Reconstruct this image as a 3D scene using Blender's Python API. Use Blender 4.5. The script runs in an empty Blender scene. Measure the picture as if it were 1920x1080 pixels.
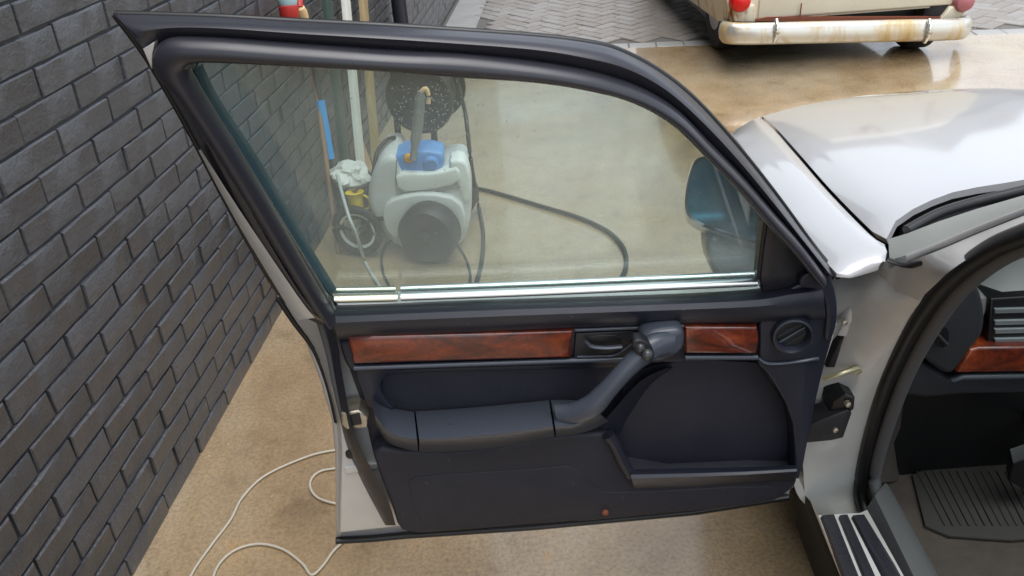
import bpy, bmesh, math, random
from mathutils import Vector, Matrix
R = math.radians
sc = bpy.context.scene
C = sc.collection

# ------------------------------------------------------------------ camera
F, TH, RO, HC = 1510.0, R(30.8), R(-4.3), 1.54
cs, sn = math.cos(RO), math.sin(RO)
fwd = Vector((0, math.cos(TH), -math.sin(TH)))
r0 = Vector((1, 0, 0)); u0 = Vector((0, math.sin(TH), math.cos(TH)))
er = r0*cs + u0*sn; eu = u0*cs - r0*sn
EYE = Vector((0, 0, HC))
cam = bpy.data.cameras.new('camera'); cam.sensor_width = 36; cam.lens = F/1920*36
cam.clip_start = 0.02; cam.clip_end = 500
co = bpy.data.objects.new('camera', cam); C.objects.link(co)
m = Matrix.Identity(4)
for i in range(3):
    m[i][0], m[i][1], m[i][2] = er[i], eu[i], -fwd[i]
m.translation = EYE
co.matrix_world = m
sc.camera = co

# ------------------------------------------------------------------ sky, sun, exposure (bright overcast, rain)
SUN_EL, SUN_AZ = R(78), R(165)
w = bpy.data.worlds.new('World'); sc.world = w; w.use_nodes = True
nt = w.node_tree; nt.nodes.clear()
sky = nt.nodes.new('ShaderNodeTexSky'); sky.sky_type = 'NISHITA'; sky.sun_disc = False
sky.sun_elevation = SUN_EL; sky.sun_rotation = SUN_AZ; sky.air_density = 1.2; sky.dust_density = 1.5
hs = nt.nodes.new('ShaderNodeHueSaturation'); hs.inputs['Saturation'].default_value = 0.36
bg = nt.nodes.new('ShaderNodeBackground'); bg.inputs['Strength'].default_value = 0.15
wo = nt.nodes.new('ShaderNodeOutputWorld')
nt.links.new(sky.outputs[0], hs.inputs['Color']); nt.links.new(hs.outputs[0], bg.inputs['Color'])
nt.links.new(bg.outputs[0], wo.inputs['Surface'])
sl = bpy.data.lights.new('sun', 'SUN'); sl.energy = 1.5; sl.angle = R(55); sl.color = (1, 0.98, 0.95)
so = bpy.data.objects.new('sun', sl); C.objects.link(so)
sd = Vector((math.sin(SUN_AZ)*math.cos(SUN_EL), math.cos(SUN_AZ)*math.cos(SUN_EL), math.sin(SUN_EL)))
so.rotation_euler = sd.to_track_quat('Z', 'Y').to_euler()
sc.view_settings.view_transform = 'Standard'; sc.view_settings.look = 'None'
sc.view_settings.gamma = 1.0; sc.view_settings.exposure = 1.0
sc.render.filter_size = 1.8
sc.cycles.max_bounces = 10; sc.cycles.transparent_max_bounces = 16
sc.cycles.caustics_reflective = False; sc.cycles.caustics_refractive = False

# ------------------------------------------------------------------ placing: where a sight line meets a real plane
def ray(x, y):
    a, b = (x-960)/F, (y-540)/F
    return er*a - eu*b + fwd
def on_plane(x, y, p0, n):
    d = ray(x, y); n = Vector(n)
    return EYE + d*((Vector(p0)-EYE).dot(n)/d.dot(n))
def at_z(x, y, z): return on_plane(x, y, (0, 0, z), (0, 0, 1))
def at_y(x, y, Y): return on_plane(x, y, (0, Y, 0), (0, 1, 0))
WY = R(5.59); WD = 1.1054
WS = Vector((math.sin(WY), math.cos(WY), 0)); WN = Vector((math.cos(WY), -math.sin(WY), 0)); W0 = Vector((-WD, 0, 0))
def on_wall(x, y, off=0.0): return on_plane(x, y, W0 + WN*off, WN)
DY, BELT, LEAN = 1.05, 0.90, R(15)
DNU = Vector((0, math.cos(LEAN), math.sin(LEAN)))
def D(p):
    """point of the open door: (px, py, off); off metres behind the inner face (away from the viewer)"""
    x, y = p[0], p[1]; off = p[2] if len(p) > 2 else 0.0
    q = on_plane(x, y, (0, DY+off, 0), (0, 1, 0))
    if q.z > BELT:
        q2 = on_plane(x, y, Vector((0, DY+off*1.0, BELT)) , DNU)
        return q2
    return q
def DU(x, y, off): return on_plane(x, y, Vector((0, DY+off, BELT)), DNU)
def project(p):
    v = p - EYE; f = v.dot(fwd)
    return 960 + F*v.dot(er)/f, 540 - F*v.dot(eu)/f

# ------------------------------------------------------------------ materials
M = {}
def nodes(name):
    mt = bpy.data.materials.new(name); mt.use_nodes = True; M[name] = mt
    t = mt.node_tree; b = t.nodes['Principled BSDF']
    return mt, t, b
def ramp(t, stops):
    r = t.nodes.new('ShaderNodeValToRGB'); e = r.color_ramp.elements
    e[0].position, e[0].color = stops[0][0], (*stops[0][1], 1)
    e[1].position, e[1].color = stops[-1][0], (*stops[-1][1], 1)
    for p, c in stops[1:-1]:
        k = e.new(p); k.color = (*c, 1)
    return r
def noise(t, scale, detail=4, rough=0.55, dist=0.0, stretch=None):
    n = t.nodes.new('ShaderNodeTexNoise'); n.inputs['Scale'].default_value = scale
    n.inputs['Detail'].default_value = detail; n.inputs['Roughness'].default_value = rough
    n.inputs['Distortion'].default_value = dist
    tc = t.nodes.new('ShaderNodeTexCoord')
    if stretch:
        mp = t.nodes.new('ShaderNodeMapping'); mp.inputs['Scale'].default_value = stretch
        t.links.new(tc.outputs['Object'], mp.inputs[0]); t.links.new(mp.outputs[0], n.inputs['Vector'])
    else:
        t.links.new(tc.outputs['Object'], n.inputs['Vector'])
    return n
def mat(name, col, rough=0.5, metal=0.0, coat=0.0, col2=None, nscale=6.0, bump=None, rvar=0.0, spec=0.5, stretch=None, coat_rough=0.05):
    mt, t, b = nodes(name)
    b.inputs['Base Color'].default_value = (*col, 1); b.inputs['Roughness'].default_value = rough
    b.inputs['Metallic'].default_value = metal; b.inputs['Coat Weight'].default_value = coat
    b.inputs['Coat Roughness'].default_value = coat_rough; b.inputs['Specular IOR Level'].default_value = spec
    if col2:
        n = noise(t, nscale, 5, 0.6, 0.3, stretch); r = ramp(t, [(0.35, col), (0.65, col2)])
        t.links.new(n.outputs[0], r.inputs[0]); t.links.new(r.outputs[0], b.inputs['Base Color'])
    if rvar:
        n = noise(t, nscale*1.7, 4)
        mr = t.nodes.new('ShaderNodeMapRange'); mr.inputs[1].default_value = 0.3; mr.inputs[2].default_value = 0.7
        mr.inputs[3].default_value = max(0.02, rough-rvar); mr.inputs[4].default_value = min(1, rough+rvar)
        t.links.new(n.outputs[0], mr.inputs[0]); t.links.new(mr.outputs[0], b.inputs['Roughness'])
    if bump:
        n = noise(t, bump[0], 3); bp = t.nodes.new('ShaderNodeBump')
        bp.inputs['Strength'].default_value = bump[1]; bp.inputs['Distance'].default_value = bump[2] if len(bump) > 2 else 0.002
        t.links.new(n.outputs[0], bp.inputs['Height']); t.links.new(bp.outputs[0], b.inputs['Normal'])
    return mt

mt, t, b = nodes('brick_paint')          # thick black wall paint, patchy, with a few pale chips
n1 = noise(t, 7, 6, 0.65, 0.4); r1 = ramp(t, [(0.30, (0.019, 0.021, 0.027)), (0.52, (0.032, 0.0345, 0.042)), (0.72, (0.060, 0.064, 0.072))])
n2 = noise(t, 38, 5, 0.7, 0.3); r2 = ramp(t, [(0.735, (0, 0, 0)), (0.76, (1, 1, 1))])
mx = t.nodes.new('ShaderNodeMix'); mx.data_type = 'RGBA'; mx.inputs[7].default_value = (0.20, 0.185, 0.16, 1)
t.links.new(n1.outputs[0], r1.inputs[0]); t.links.new(n2.outputs[0], r2.inputs[0]); t.links.new(r2.outputs[0], mx.inputs[0]); t.links.new(r1.outputs[0], mx.inputs[6])
oi = t.nodes.new('ShaderNodeObjectInfo'); mr = t.nodes.new('ShaderNodeMapRange'); mr.inputs[3].default_value = 0.72; mr.inputs[4].default_value = 1.3
t.links.new(oi.outputs['Random'], mr.inputs[0]); hv = t.nodes.new('ShaderNodeHueSaturation'); t.links.new(mr.outputs[0], hv.inputs['Value'])
t.links.new(mx.outputs[2], hv.inputs['Color']); t.links.new(hv.outputs[0], b.inputs['Base Color'])
b.inputs['Roughness'].default_value = 0.40; b.inputs['Coat Weight'].default_value = 1.0; b.inputs['Coat Roughness'].default_value = 0.14
n3 = noise(t, 130, 5, 0.7); n4 = noise(t, 24, 4, 0.6); mm = t.nodes.new('ShaderNodeMath'); mm.operation = 'MULTIPLY_ADD'; mm.inputs[1].default_value = 0.5
t.links.new(n3.outputs[0], mm.inputs[0]); t.links.new(n4.outputs[0], mm.inputs[2])
bp = t.nodes.new('ShaderNodeBump'); bp.inputs['Strength'].default_value = 0.9; bp.inputs['Distance'].default_value = 0.006
t.links.new(mm.outputs[0], bp.inputs['Height']); t.links.new(bp.outputs[0], b.inputs['Normal']); t.links.new(bp.outputs[0], b.inputs['Coat Normal'])
mat('mortar_paint', (0.024, 0.026, 0.031), 0.5, bump=(120, 0.6, 0.003))
mat('silver', (0.50, 0.505, 0.515), 0.3, metal=0.25, coat=1.0, coat_rough=0.07, bump=(3, 0.02, 0.01))
mat('skirt', (0.006, 0.006, 0.007), 0.6, spec=0.2)
mat('silver_inner', (0.72, 0.72, 0.70), 0.35, metal=0.2, coat=0.5, col2=(0.64, 0.635, 0.615), nscale=9)
mat('trim', (0.013, 0.0152, 0.026), 0.38, bump=(420, 0.25, 0.0006), rvar=0.06, col2=(0.017, 0.019, 0.031), nscale=8)
mat('trim_fabric', (0.014, 0.0152, 0.025), 0.6, bump=(600, 0.4, 0.0008), col2=(0.019, 0.0195, 0.029), nscale=12)
mat('trim_lit', (0.062, 0.072, 0.094), 0.33, bump=(420, 0.2, 0.0006), rvar=0.06)  # lit copy of trim: top light and sky sheen put into the colour
mat('rubber', (0.008, 0.008, 0.009), 0.38, bump=(60, 0.1, 0.001), rvar=0.08)
mat('frame_black', (0.026, 0.026, 0.034), 0.30, bump=(50, 0.05, 0.001), rvar=0.06)
mat('dark_plastic', (0.014, 0.014, 0.018), 0.4)
mat('seal_grey', (0.10, 0.10, 0.105), 0.6, bump=(200, 0.2, 0.001))
mat('chrome', (0.82, 0.84, 0.83), 0.28, metal=1.0, bump=(40, 0.04, 0.001))
mat('chrome_warm', (0.80, 0.77, 0.62), 0.2, metal=0.9)
mat('steel', (0.55, 0.52, 0.45), 0.4, metal=0.8, col2=(0.42, 0.36, 0.24), nscale=60)
mat('brass', (0.62, 0.58, 0.38), 0.35, metal=0.6)
mat('carpet', (0.068, 0.053, 0.046), 0.95, bump=(700, 0.8, 0.004), col2=(0.10, 0.080, 0.070), nscale=10)
mat('mat_rubber', (0.040, 0.036, 0.034), 0.85, bump=(500, 0.5, 0.002))
mat('dash_dark', (0.022, 0.023, 0.028), 0.55, bump=(350, 0.3, 0.0008))
mat('dash_lit', (0.36, 0.38, 0.36), 0.6, bump=(350, 0.3, 0.0008))  # windscreen light on the dash top put into this pale colour
mat('slat_lit', (0.30, 0.34, 0.36), 0.35, metal=0.3)  # silver-blue highlight of the dash vent slats put into their colour
mat('cream', (0.66, 0.61, 0.47), 0.35, coat=0.3, col2=(0.60, 0.55, 0.42), nscale=4)
mat('red_lens', (0.60, 0.006, 0.006), 0.3)
mat('pink_lens', (0.38, 0.13, 0.15), 0.5)
mat('tyre', (0.018, 0.018, 0.018), 0.75, bump=(80, 0.4, 0.003))
mat('rim', (0.42, 0.42, 0.41), 0.35, metal=0.7)
mat('washer_grey', (0.60, 0.615, 0.61), 0.5, col2=(0.54, 0.555, 0.55), nscale=5)
mat('washer_pale', (0.72, 0.75, 0.73), 0.45)
mat('washer_blue', (0.10, 0.29, 0.68), 0.4, col2=(0.17, 0.38, 0.74), nscale=20)
mat('black_plastic', (0.016, 0.016, 0.018), 0.5, bump=(90, 0.3, 0.002), col2=(0.028, 0.027, 0.028), nscale=25)
mat('grey_plastic', (0.20, 0.20, 0.19), 0.5)
mat('orange_plastic', (0.75, 0.36, 0.03), 0.45)
mat('yellow_plastic', (0.78, 0.56, 0.02), 0.4)
mat('red_plastic', (0.50, 0.035, 0.03), 0.4)
mat('cyan_plastic', (0.42, 0.62, 0.66), 0.4)
mat('blue_plastic', (0.02, 0.30, 0.70), 0.4)
mat('peach', (0.75, 0.52, 0.27), 0.5)
mat('white_paint', (0.74, 0.74, 0.68), 0.45, col2=(0.62, 0.63, 0.58), nscale=12, stretch=(1, 1, 0.15))
mat('tan_wood', (0.40, 0.31, 0.16), 0.65, col2=(0.28, 0.20, 0.10), nscale=18, stretch=(1, 1, 0.1))
mat('green_wood', (0.03, 0.06, 0.05), 0.5)
mat('brown_stick', (0.26, 0.15, 0.09), 0.6)
mat('cardboard', (0.46, 0.31, 0.20), 0.85)
mat('white_plastic', (0.62, 0.63, 0.60), 0.45, bump=(25, 0.6, 0.01))
mat('cable_white', (0.46, 0.42, 0.34), 0.5)
mat('cable_black', (0.03, 0.03, 0.028), 0.5)
mat('hose_clear', (0.42, 0.44, 0.42), 0.35)
mat('navy_pipe', (0.016, 0.017, 0.028), 0.45)
mat('kerb', (0.33, 0.33, 0.32), 0.4, col2=(0.27, 0.27, 0.26), nscale=6)
mat('paver', (0.24, 0.225, 0.21), 0.35, col2=(0.19, 0.155, 0.12), nscale=1.3, bump=(60, 0.3, 0.003), rvar=0.12)
mat('paver_b', (0.27, 0.26, 0.25), 0.32, col2=(0.22, 0.19, 0.16), nscale=1.3, bump=(60, 0.3, 0.003), rvar=0.12)
mat('sand_joint', (0.12, 0.115, 0.105), 0.7)
mat('far_facade', (0.40, 0.39, 0.37), 0.8, col2=(0.34, 0.33, 0.31), nscale=1.0)
mat('far_roof', (0.12, 0.10, 0.095), 0.7)
mat('far_glass', (0.05, 0.06, 0.07), 0.1)
mat('rust_spot', (0.20, 0.06, 0.03), 0.6)
mat('mirror_blue', (0.05, 0.27, 0.42), 0.16, metal=0.9)
mat('drop', (0.9, 0.95, 0.95), 0.02, spec=0.5)
M['drop'].node_tree.nodes['Principled BSDF'].inputs['Transmission Weight'].default_value = 1.0
M['drop'].node_tree.nodes['Principled BSDF'].inputs['IOR'].default_value = 1.33

for nm in ('trim', 'trim_fabric'):           # dried splashes and dust flecks
    t = M[nm].node_tree; b = t.nodes['Principled BSDF']; src = b.inputs['Base Color'].links[0].from_socket
    n2 = noise(t, 90, 3, 0.6, 0.2, (1.0, 1.0, 0.45)); r2 = ramp(t, [(0.70, (0, 0, 0)), (0.76, (0.55, 0.55, 0.55))])
    n3 = noise(t, 2.5, 5, 0.6); r3 = ramp(t, [(0.45, (0, 0, 0)), (0.7, (0.10, 0.10, 0.10))])
    ad = t.nodes.new('ShaderNodeMath'); ad.operation = 'ADD'
    t.links.new(n2.outputs[0], r2.inputs[0]); t.links.new(n3.outputs[0], r3.inputs[0]); t.links.new(r2.outputs[0], ad.inputs[0]); t.links.new(r3.outputs[0], ad.inputs[1])
    mx = t.nodes.new('ShaderNodeMix'); mx.data_type = 'RGBA'; mx.inputs[7].default_value = (0.11, 0.11, 0.12, 1)
    t.links.new(ad.outputs[0], mx.inputs[0]); t.links.new(src, mx.inputs[6]); t.links.new(mx.outputs[2], b.inputs['Base Color'])

# rusted chrome of the old bumper and rusty lower edge of the cream body
def rusty(name, base, metal, rough, scale, lo, hi, rust2=(0.30, 0.14, 0.04)):
    mt, t, b = nodes(name)
    n = noise(t, scale, 6, 0.65, 0.6, (1, 1, 0.35)); r = ramp(t, [(lo, base), ((lo+hi)/2, rust2), (hi, (0.13, 0.05, 0.02))])
    t.links.new(n.outputs[0], r.inputs[0]); t.links.new(r.outputs[0], b.inputs['Base Color'])
    mr = ramp(t, [(lo, (metal,)*3), ((lo+hi)/2, (0.0,)*3)])
    t.links.new(n.outputs[0], mr.inputs[0]); t.links.new(mr.outputs[0], b.inputs['Metallic'])
    b.inputs['Roughness'].default_value = rough
rusty('old_chrome', (0.66, 0.64, 0.58), 0.75, 0.3, 4.0, 0.47, 0.72, (0.52, 0.38, 0.16))
rusty('rust_cream', (0.64, 0.59, 0.46), 0.0, 0.5, 5.5, 0.56, 0.74)

# burl wood with a clear coat
mt, t, b = nodes('burl_wood')
n1 = noise(t, 9, 6, 0.6, 1.8, (1.0, 1.0, 2.2)); n2 = noise(t, 85, 5, 0.65, 1.6)
mx = t.nodes.new('ShaderNodeMix'); mx.data_type = 'FLOAT'; mx.inputs[0].default_value = 0.3
t.links.new(n1.outputs[0], mx.inputs[2]); t.links.new(n2.outputs[0], mx.inputs[3])
r = ramp(t, [(0.30, (0.030, 0.006, 0.003)), (0.44, (0.080, 0.011, 0.004)), (0.55, (0.18, 0.025, 0.006)), (0.68, (0.29, 0.056, 0.011))])
t.links.new(mx.outputs[0], r.inputs[0]); t.links.new(r.outputs[0], b.inputs['Base Color'])
b.inputs['Roughness'].default_value = 0.4; b.inputs['Coat Weight'].default_value = 1.0; b.inputs['Coat Roughness'].default_value = 0.03

# wet, stained concrete
mt, t, b = nodes('wet_concrete')
n1 = noise(t, 0.8, 7, 0.6, 0.6, (1.0, 0.55, 1.0)); n2 = noise(t, 6, 7, 0.72, 0.4); n3 = noise(t, 95, 8, 0.75)
r1 = ramp(t, [(0.32, (0.20, 0.135, 0.072)), (0.43, (0.32, 0.225, 0.125)), (0.52, (0.385, 0.295, 0.185)), (0.60, (0.40, 0.335, 0.235)), (0.70, (0.44, 0.40, 0.32))])
r2 = ramp(t, [(0.30, (0.68, 0.64, 0.60)), (0.42, (0.92, 0.90, 0.87)), (0.6, (1.04, 1.03, 1.01)), (0.72, (1.18, 1.0, 0.75))])
r3 = ramp(t, [(0.3, (0.58, 0.57, 0.55)), (0.5, (0.95, 0.95, 0.95)), (0.72, (1.25, 1.24, 1.2))])
t.links.new(n1.outputs[0], r1.inputs[0]); t.links.new(n2.outputs[0], r2.inputs[0]); t.links.new(n3.outputs[0], r3.inputs[0])
def mul(t, a, c):
    x = t.nodes.new('ShaderNodeMix'); x.data_type = 'RGBA'; x.blend_type = 'MULTIPLY'; x.inputs[0].default_value = 1.0
    t.links.new(a, x.inputs[6]); t.links.new(c, x.inputs[7]); return x.outputs[2]
t.links.new(mul(t, mul(t, r1.outputs[0], r2.outputs[0]), r3.outputs[0]), b.inputs['Base Color'])
n4 = noise(t, 0.9, 5, 0.6, 0.4); mr = t.nodes.new('ShaderNodeMapRange')
mr.inputs[1].default_value = 0.38; mr.inputs[2].default_value = 0.62; mr.inputs[3].default_value = 0.08; mr.inputs[4].default_value = 0.28
t.links.new(n4.outputs[0], mr.inputs[0]); t.links.new(mr.outputs[0], b.inputs['Roughness'])
mc = t.nodes.new('ShaderNodeMapRange'); mc.inputs[1].default_value = 0.36; mc.inputs[2].default_value = 0.64; mc.inputs[3].default_value = 1.0; mc.inputs[4].default_value = 0.45
t.links.new(n4.outputs[0], mc.inputs[0]); t.links.new(mc.outputs[0], b.inputs['Coat Weight']); b.inputs['Coat Roughness'].default_value = 0.07; b.inputs['Coat IOR'].default_value = 1.6
bp = t.nodes.new('ShaderNodeBump'); bp.inputs['Strength'].default_value = 0.35; bp.inputs['Distance'].default_value = 0.003
n5 = noise(t, 45, 5, 0.7); t.links.new(n5.outputs[0], bp.inputs['Height']); t.links.new(bp.outputs[0], b.inputs['Normal'])

# rain-filmed green glass: clear tint + mirror + pale film of dirt and painted milky sheen
def glass(name, tint, film):
    mt = bpy.data.materials.new(name); mt.use_nodes = True; M[name] = mt; t = mt.node_tree; t.nodes.clear()
    tr = t.nodes.new('ShaderNodeBsdfTransparent'); tr.inputs[0].default_value = (*tint, 1)
    gl = t.nodes.new('ShaderNodeBsdfGlossy'); gl.inputs['Roughness'].default_value = 0.02
    df = t.nodes.new('ShaderNodeBsdfTranslucent'); df.inputs[0].default_value = (0.70, 0.76, 0.75, 1)
    d2 = t.nodes.new('ShaderNodeBsdfDiffuse'); d2.inputs[0].default_value = (0.70, 0.76, 0.75, 1)
    ad = t.nodes.new('ShaderNodeMixShader'); ad.inputs[0].default_value = 0.5
    t.links.new(df.outputs[0], ad.inputs[1]); t.links.new(d2.outputs[0], ad.inputs[2])
    n = noise(t, 5, 5, 0.65, 0.4); mr = t.nodes.new('ShaderNodeMapRange')
    mr.inputs[1].default_value = 0.35; mr.inputs[2].default_value = 0.7; mr.inputs[3].default_value = film*0.5; mr.inputs[4].default_value = film*1.4
    t.links.new(n.outputs[0], mr.inputs[0])
    m1 = t.nodes.new('ShaderNodeMixShader'); t.links.new(mr.outputs[0], m1.inputs[0])
    t.links.new(tr.outputs[0], m1.inputs[1]); t.links.new(ad.outputs[0], m1.inputs[2])
    fr = t.nodes.new('ShaderNodeFresnel'); ge = t.nodes.new('ShaderNodeNewGeometry')
    ma = t.nodes.new('ShaderNodeMath'); ma.operation = 'MULTIPLY_ADD'; ma.inputs[1].default_value = 1/1.5-1.5; ma.inputs[2].default_value = 1.5
    t.links.new(ge.outputs['Backfacing'], ma.inputs[0]); t.links.new(ma.outputs[0], fr.inputs[0])   # no false total reflection inside the thin pane
    m2 = t.nodes.new('ShaderNodeMixShader'); t.links.new(fr.outputs[0], m2.inputs[0])
    t.links.new(m1.outputs[0], m2.inputs[1]); t.links.new(gl.outputs[0], m2.inputs[2])
    o = t.nodes.new('ShaderNodeOutputMaterial'); t.links.new(m2.outputs[0], o.inputs[0])
glass('green_glass', (0.86, 0.935, 0.905), 0.16)
glass('screen_glass', (0.86, 0.93, 0.89), 0.03)

# ------------------------------------------------------------------ building helpers
def finish(bm, smooth=35, recalc=True):
    if recalc: bmesh.ops.recalc_face_normals(bm, faces=bm.faces)
    me = bpy.data.meshes.new('m'); bm.to_mesh(me); bm.free()
    if smooth:
        me.polygons.foreach_set('use_smooth', [True]*len(me.polygons)); me.set_sharp_from_angle(angle=R(smooth))
    return me
def obj(name, me, material, parent=None, label=None):
    o = bpy.data.objects.new(name, me); me.name = name; C.objects.link(o)
    if material and not me.materials: me.materials.append(M[material] if isinstance(material, str) else material)
    if parent:
        o.parent = parent
        if parent.type == 'EMPTY': o.matrix_parent_inverse = Matrix.Translation(-parent.location)
    if label: o['label'] = label
    return o
def tag(o, label, cat, group=None):
    o['label'] = label; o['category'] = cat
    if group: o['group'] = group
    return o
def thing(name, loc, label, cat, group=None):
    o = bpy.data.objects.new(name, None); o.empty_display_size = 0.1; C.objects.link(o); o.location = loc
    return tag(o, label, cat, group)
def struct(name, me, material):
    o = obj(name, me, material); o['kind'] = 'structure'; return o
def cr(pts, sub=4, corners=()):
    """Catmull-Rom through tuples of numbers; zero tangents at corners"""
    n = len(pts); k = len(pts[0]); out = []
    def tan(i):
        if i in corners: return [0]*k
        a, c = pts[max(0, i-1)], pts[min(n-1, i+1)]
        return [(c[j]-a[j])*0.5 for j in range(k)]
    for i in range(n-1):
        p, q, s, e = pts[i], pts[i+1], tan(i), tan(i+1)
        for u in range(sub):
            t = u/sub; t2 = t*t; t3 = t2*t
            out.append(tuple((2*t3-3*t2+1)*p[j]+(t3-2*t2+t)*s[j]+(-2*t3+3*t2)*q[j]+(t3-t2)*e[j] for j in range(k)))
    out.append(tuple(pts[-1])); return out
def chaikin(pts, it=2):
    for _ in range(it):
        o = []
        for i in range(len(pts)):
            a, c = pts[i], pts[(i+1) % len(pts)]
            o.append(tuple(a[j]*0.75+c[j]*0.25 for j in range(len(a)))); o.append(tuple(a[j]*0.25+c[j]*0.75 for j in range(len(a))))
        pts = o
    return pts
def lerp(a, c, t): return tuple(a[j]+(c[j]-a[j])*t for j in range(len(a)))
def loft(rows, smooth=40, closed=False, thick=0.0, cap=False):
    bm = bmesh.new(); V = [[bm.verts.new(p) for p in r_] for r_ in rows]
    n = len(rows[0])
    for i in range(len(rows)-1):
        for j in range(n-1 if not closed else n):
            try: bm.faces.new((V[i][j], V[i][(j+1) % n], V[i+1][(j+1) % n], V[i+1][j]))
            except ValueError: pass
    if cap and closed:
        bm.faces.new(V[0]); bm.faces.new(V[-1])
    if thick:
        bmesh.ops.recalc_face_normals(bm, faces=bm.faces)
        bmesh.ops.solidify(bm, geom=bm.faces[:], thickness=thick)
    return finish(bm, smooth)
def prism(front, vec, bevel=0.0, segs=3, smooth=40):
    """closed body: polygon 'front' pushed by vec, rounded front rim"""
    bm = bmesh.new(); vec = Vector(vec)
    a = [bm.verts.new(p) for p in front]; b_ = [bm.verts.new(Vector(p)+vec) for p in front]
    f = bm.faces.new(a); bm.faces.new(b_[::-1])
    n = len(a)
    for i in range(n): bm.faces.new((a[i], b_[i], b_[(i+1) % n], a[(i+1) % n]))
    bmesh.ops.recalc_face_normals(bm, faces=bm.faces)
    if bevel:
        bmesh.ops.bevel(bm, geom=list(f.edges), offset=bevel, segments=segs, profile=0.5, affect='EDGES', clamp_overlap=True)
    return finish(bm, smooth)
def dslab(pts, off, t, bevel=0.004, smooth_it=0, segs=3):
    p = chaikin([tuple(q) for q in pts], smooth_it) if smooth_it else pts
    front = [D((q[0], q[1], off)) for q in p]
    return prism(front, (0, t, 0), bevel, segs)
def tube(pts, r, seg=8, sub=0, closed=False, radii=None, flat=None):
    P = [Vector(p) for p in (cr([tuple(p) for p in pts], sub) if sub else pts)]
    n = len(P); rows = []; up = Vector((0, 0, 1))
    for i in range(n):
        if closed: d = P[(i+1) % n]-P[i-1]
        else: d = P[min(n-1, i+1)]-P[max(0, i-1)]
        d.normalize()
        a = d.cross(up)
        if a.length < 0.05: a = d.cross(Vector((1, 0, 0)))
        a.normalize(); c = a.cross(d)
        rr = radii[min(len(radii)-1, int(i*len(radii)/n))] if radii else r
        fl = flat or 1.0
        rows.append([P[i]+(a*math.cos(2*math.pi*k/seg)+c*math.sin(2*math.pi*k/seg)*fl)*rr for k in range(seg)])
    if closed: rows.append(rows[0])
    return loft(rows, 60, closed=True, cap=not closed)
def lathe(prof, center, axis, seg=28, smooth=40):
    """profile of (radius, along) about axis through center"""
    ax = Vector(axis).normalized(); a = ax.cross(Vector((0, 0, 1)))
    if a.length < 0.05: a = ax.cross(Vector((0, 1, 0)))
    a.normalize(); c = ax.cross(a); center = Vector(center)
    rows = [[center+ax*h+(a*math.cos(2*math.pi*k/seg)+c*math.sin(2*math.pi*k/seg))*r_ for k in range(seg)] for r_, h in prof]
    return loft(rows, smooth, closed=True, cap=True)
def box(lo, hi, bevel=0.0, rot=None, segs=2, smooth=35):
    bm = bmesh.new(); bmesh.ops.create_cube(bm, size=1.0)
    lo, hi = Vector(lo), Vector(hi)
    for v in bm.verts: v.co = Vector([(lo[i]+hi[i])/2+v.co[i]*(hi[i]-lo[i]) for i in range(3)])
    if bevel: bmesh.ops.bevel(bm, geom=bm.edges[:], offset=bevel, segments=segs, profile=0.5, affect='EDGES')
    if rot:
        ctr = (lo+hi)/2; bmesh.ops.rotate(bm, verts=bm.verts, cent=rot[1] if len(rot) > 1 else ctr, matrix=Matrix.Rotation(rot[0], 3, rot[2] if len(rot) > 2 else 'Z'))
    return finish(bm, smooth)
def frame_box(o, ex, ey, ez, bevel=0.0):
    """box with corner o and edge vectors"""
    o, ex, ey, ez = map(Vector, (o, ex, ey, ez))
    return prism([o, o+ex, o+ex+ez, o+ez], ey, bevel)

# ================================================================== SETTING
# ground: concrete yard near, herringbone paving beyond a row of edging setts
PA, PB = at_z(1180, 90, 0), at_z(1850, 65, 0)
PDIR = (PB-PA); PDIR.z = 0; PDIR.normalize(); PNRM = Vector((-PDIR.y, PDIR.x, 0))   # PNRM points away from the viewer
def edge_pt(along, depth, z=0.0): return Vector((PA.x, PA.y, 0)) + PDIR*along + PNRM*depth + Vector((0, 0, z))
bm = bmesh.new()
vs = [bm.verts.new((x, y, -0.03)) for x, y in ((-120, -120), (120, -120), (120, 150), (-120, 150))]
bm.faces.new(vs); struct('ground', finish(bm, 0), 'sand_joint')
bm = bmesh.new()
q = [edge_pt(-2.6, 0, 0), edge_pt(9, 0, 0), Vector((9, -8, 0)), Vector((-3.5, -8, 0))]
f = bm.faces.new([bm.verts.new(p) for p in q])
g = bmesh.ops.extrude_face_region(bm, geom=[f]); 
for v in g['geom']:
    if isinstance(v, bmesh.types.BMVert): v.co.z -= 0.028
struct('concrete_yard', finish(bm, 0), 'wet_concrete')

def add_block(bm, o, ex, ey, h, ch=0.004):
    """one stone into a bmesh: chamfered top, top at o.z"""
    ex, ey = Vector(ex), Vector(ey); lx, ly = ex.length, ey.length; ux, uy = ex/lx, ey/ly
    lo = [o, o+ex, o+ex+ey, o+ey]
    b0 = [bm.verts.new(p-Vector((0, 0, h))) for p in lo]; b1 = [bm.verts.new(p-Vector((0, 0, ch))) for p in lo]
    ins = [o+(ux+uy)*ch, o+ex+(-ux+uy)*ch, o+ex+ey-(ux+uy)*ch, o+ey+(ux-uy)*ch]
    b2 = [bm.verts.new(p) for p in ins]
    for i in range(4):
        j = (i+1) % 4
        bm.faces.new((b0[i], b0[j], b1[j], b1[i])); bm.faces.new((b1[i], b1[j], b2[j], b2[i]))
    bm.faces.new(b2)
rnd = random.Random(7)
bm = bmesh.new()
q = [edge_pt(-3.0, 0.002, -0.012), edge_pt(9, 0.002, -0.012), edge_pt(9, 8, -0.012), edge_pt(-3.0, 8, -0.012)]
bm.faces.new([bm.verts.new(p) for p in q])
yard = struct('paved_yard', finish(bm, 0), 'sand_joint')
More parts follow.
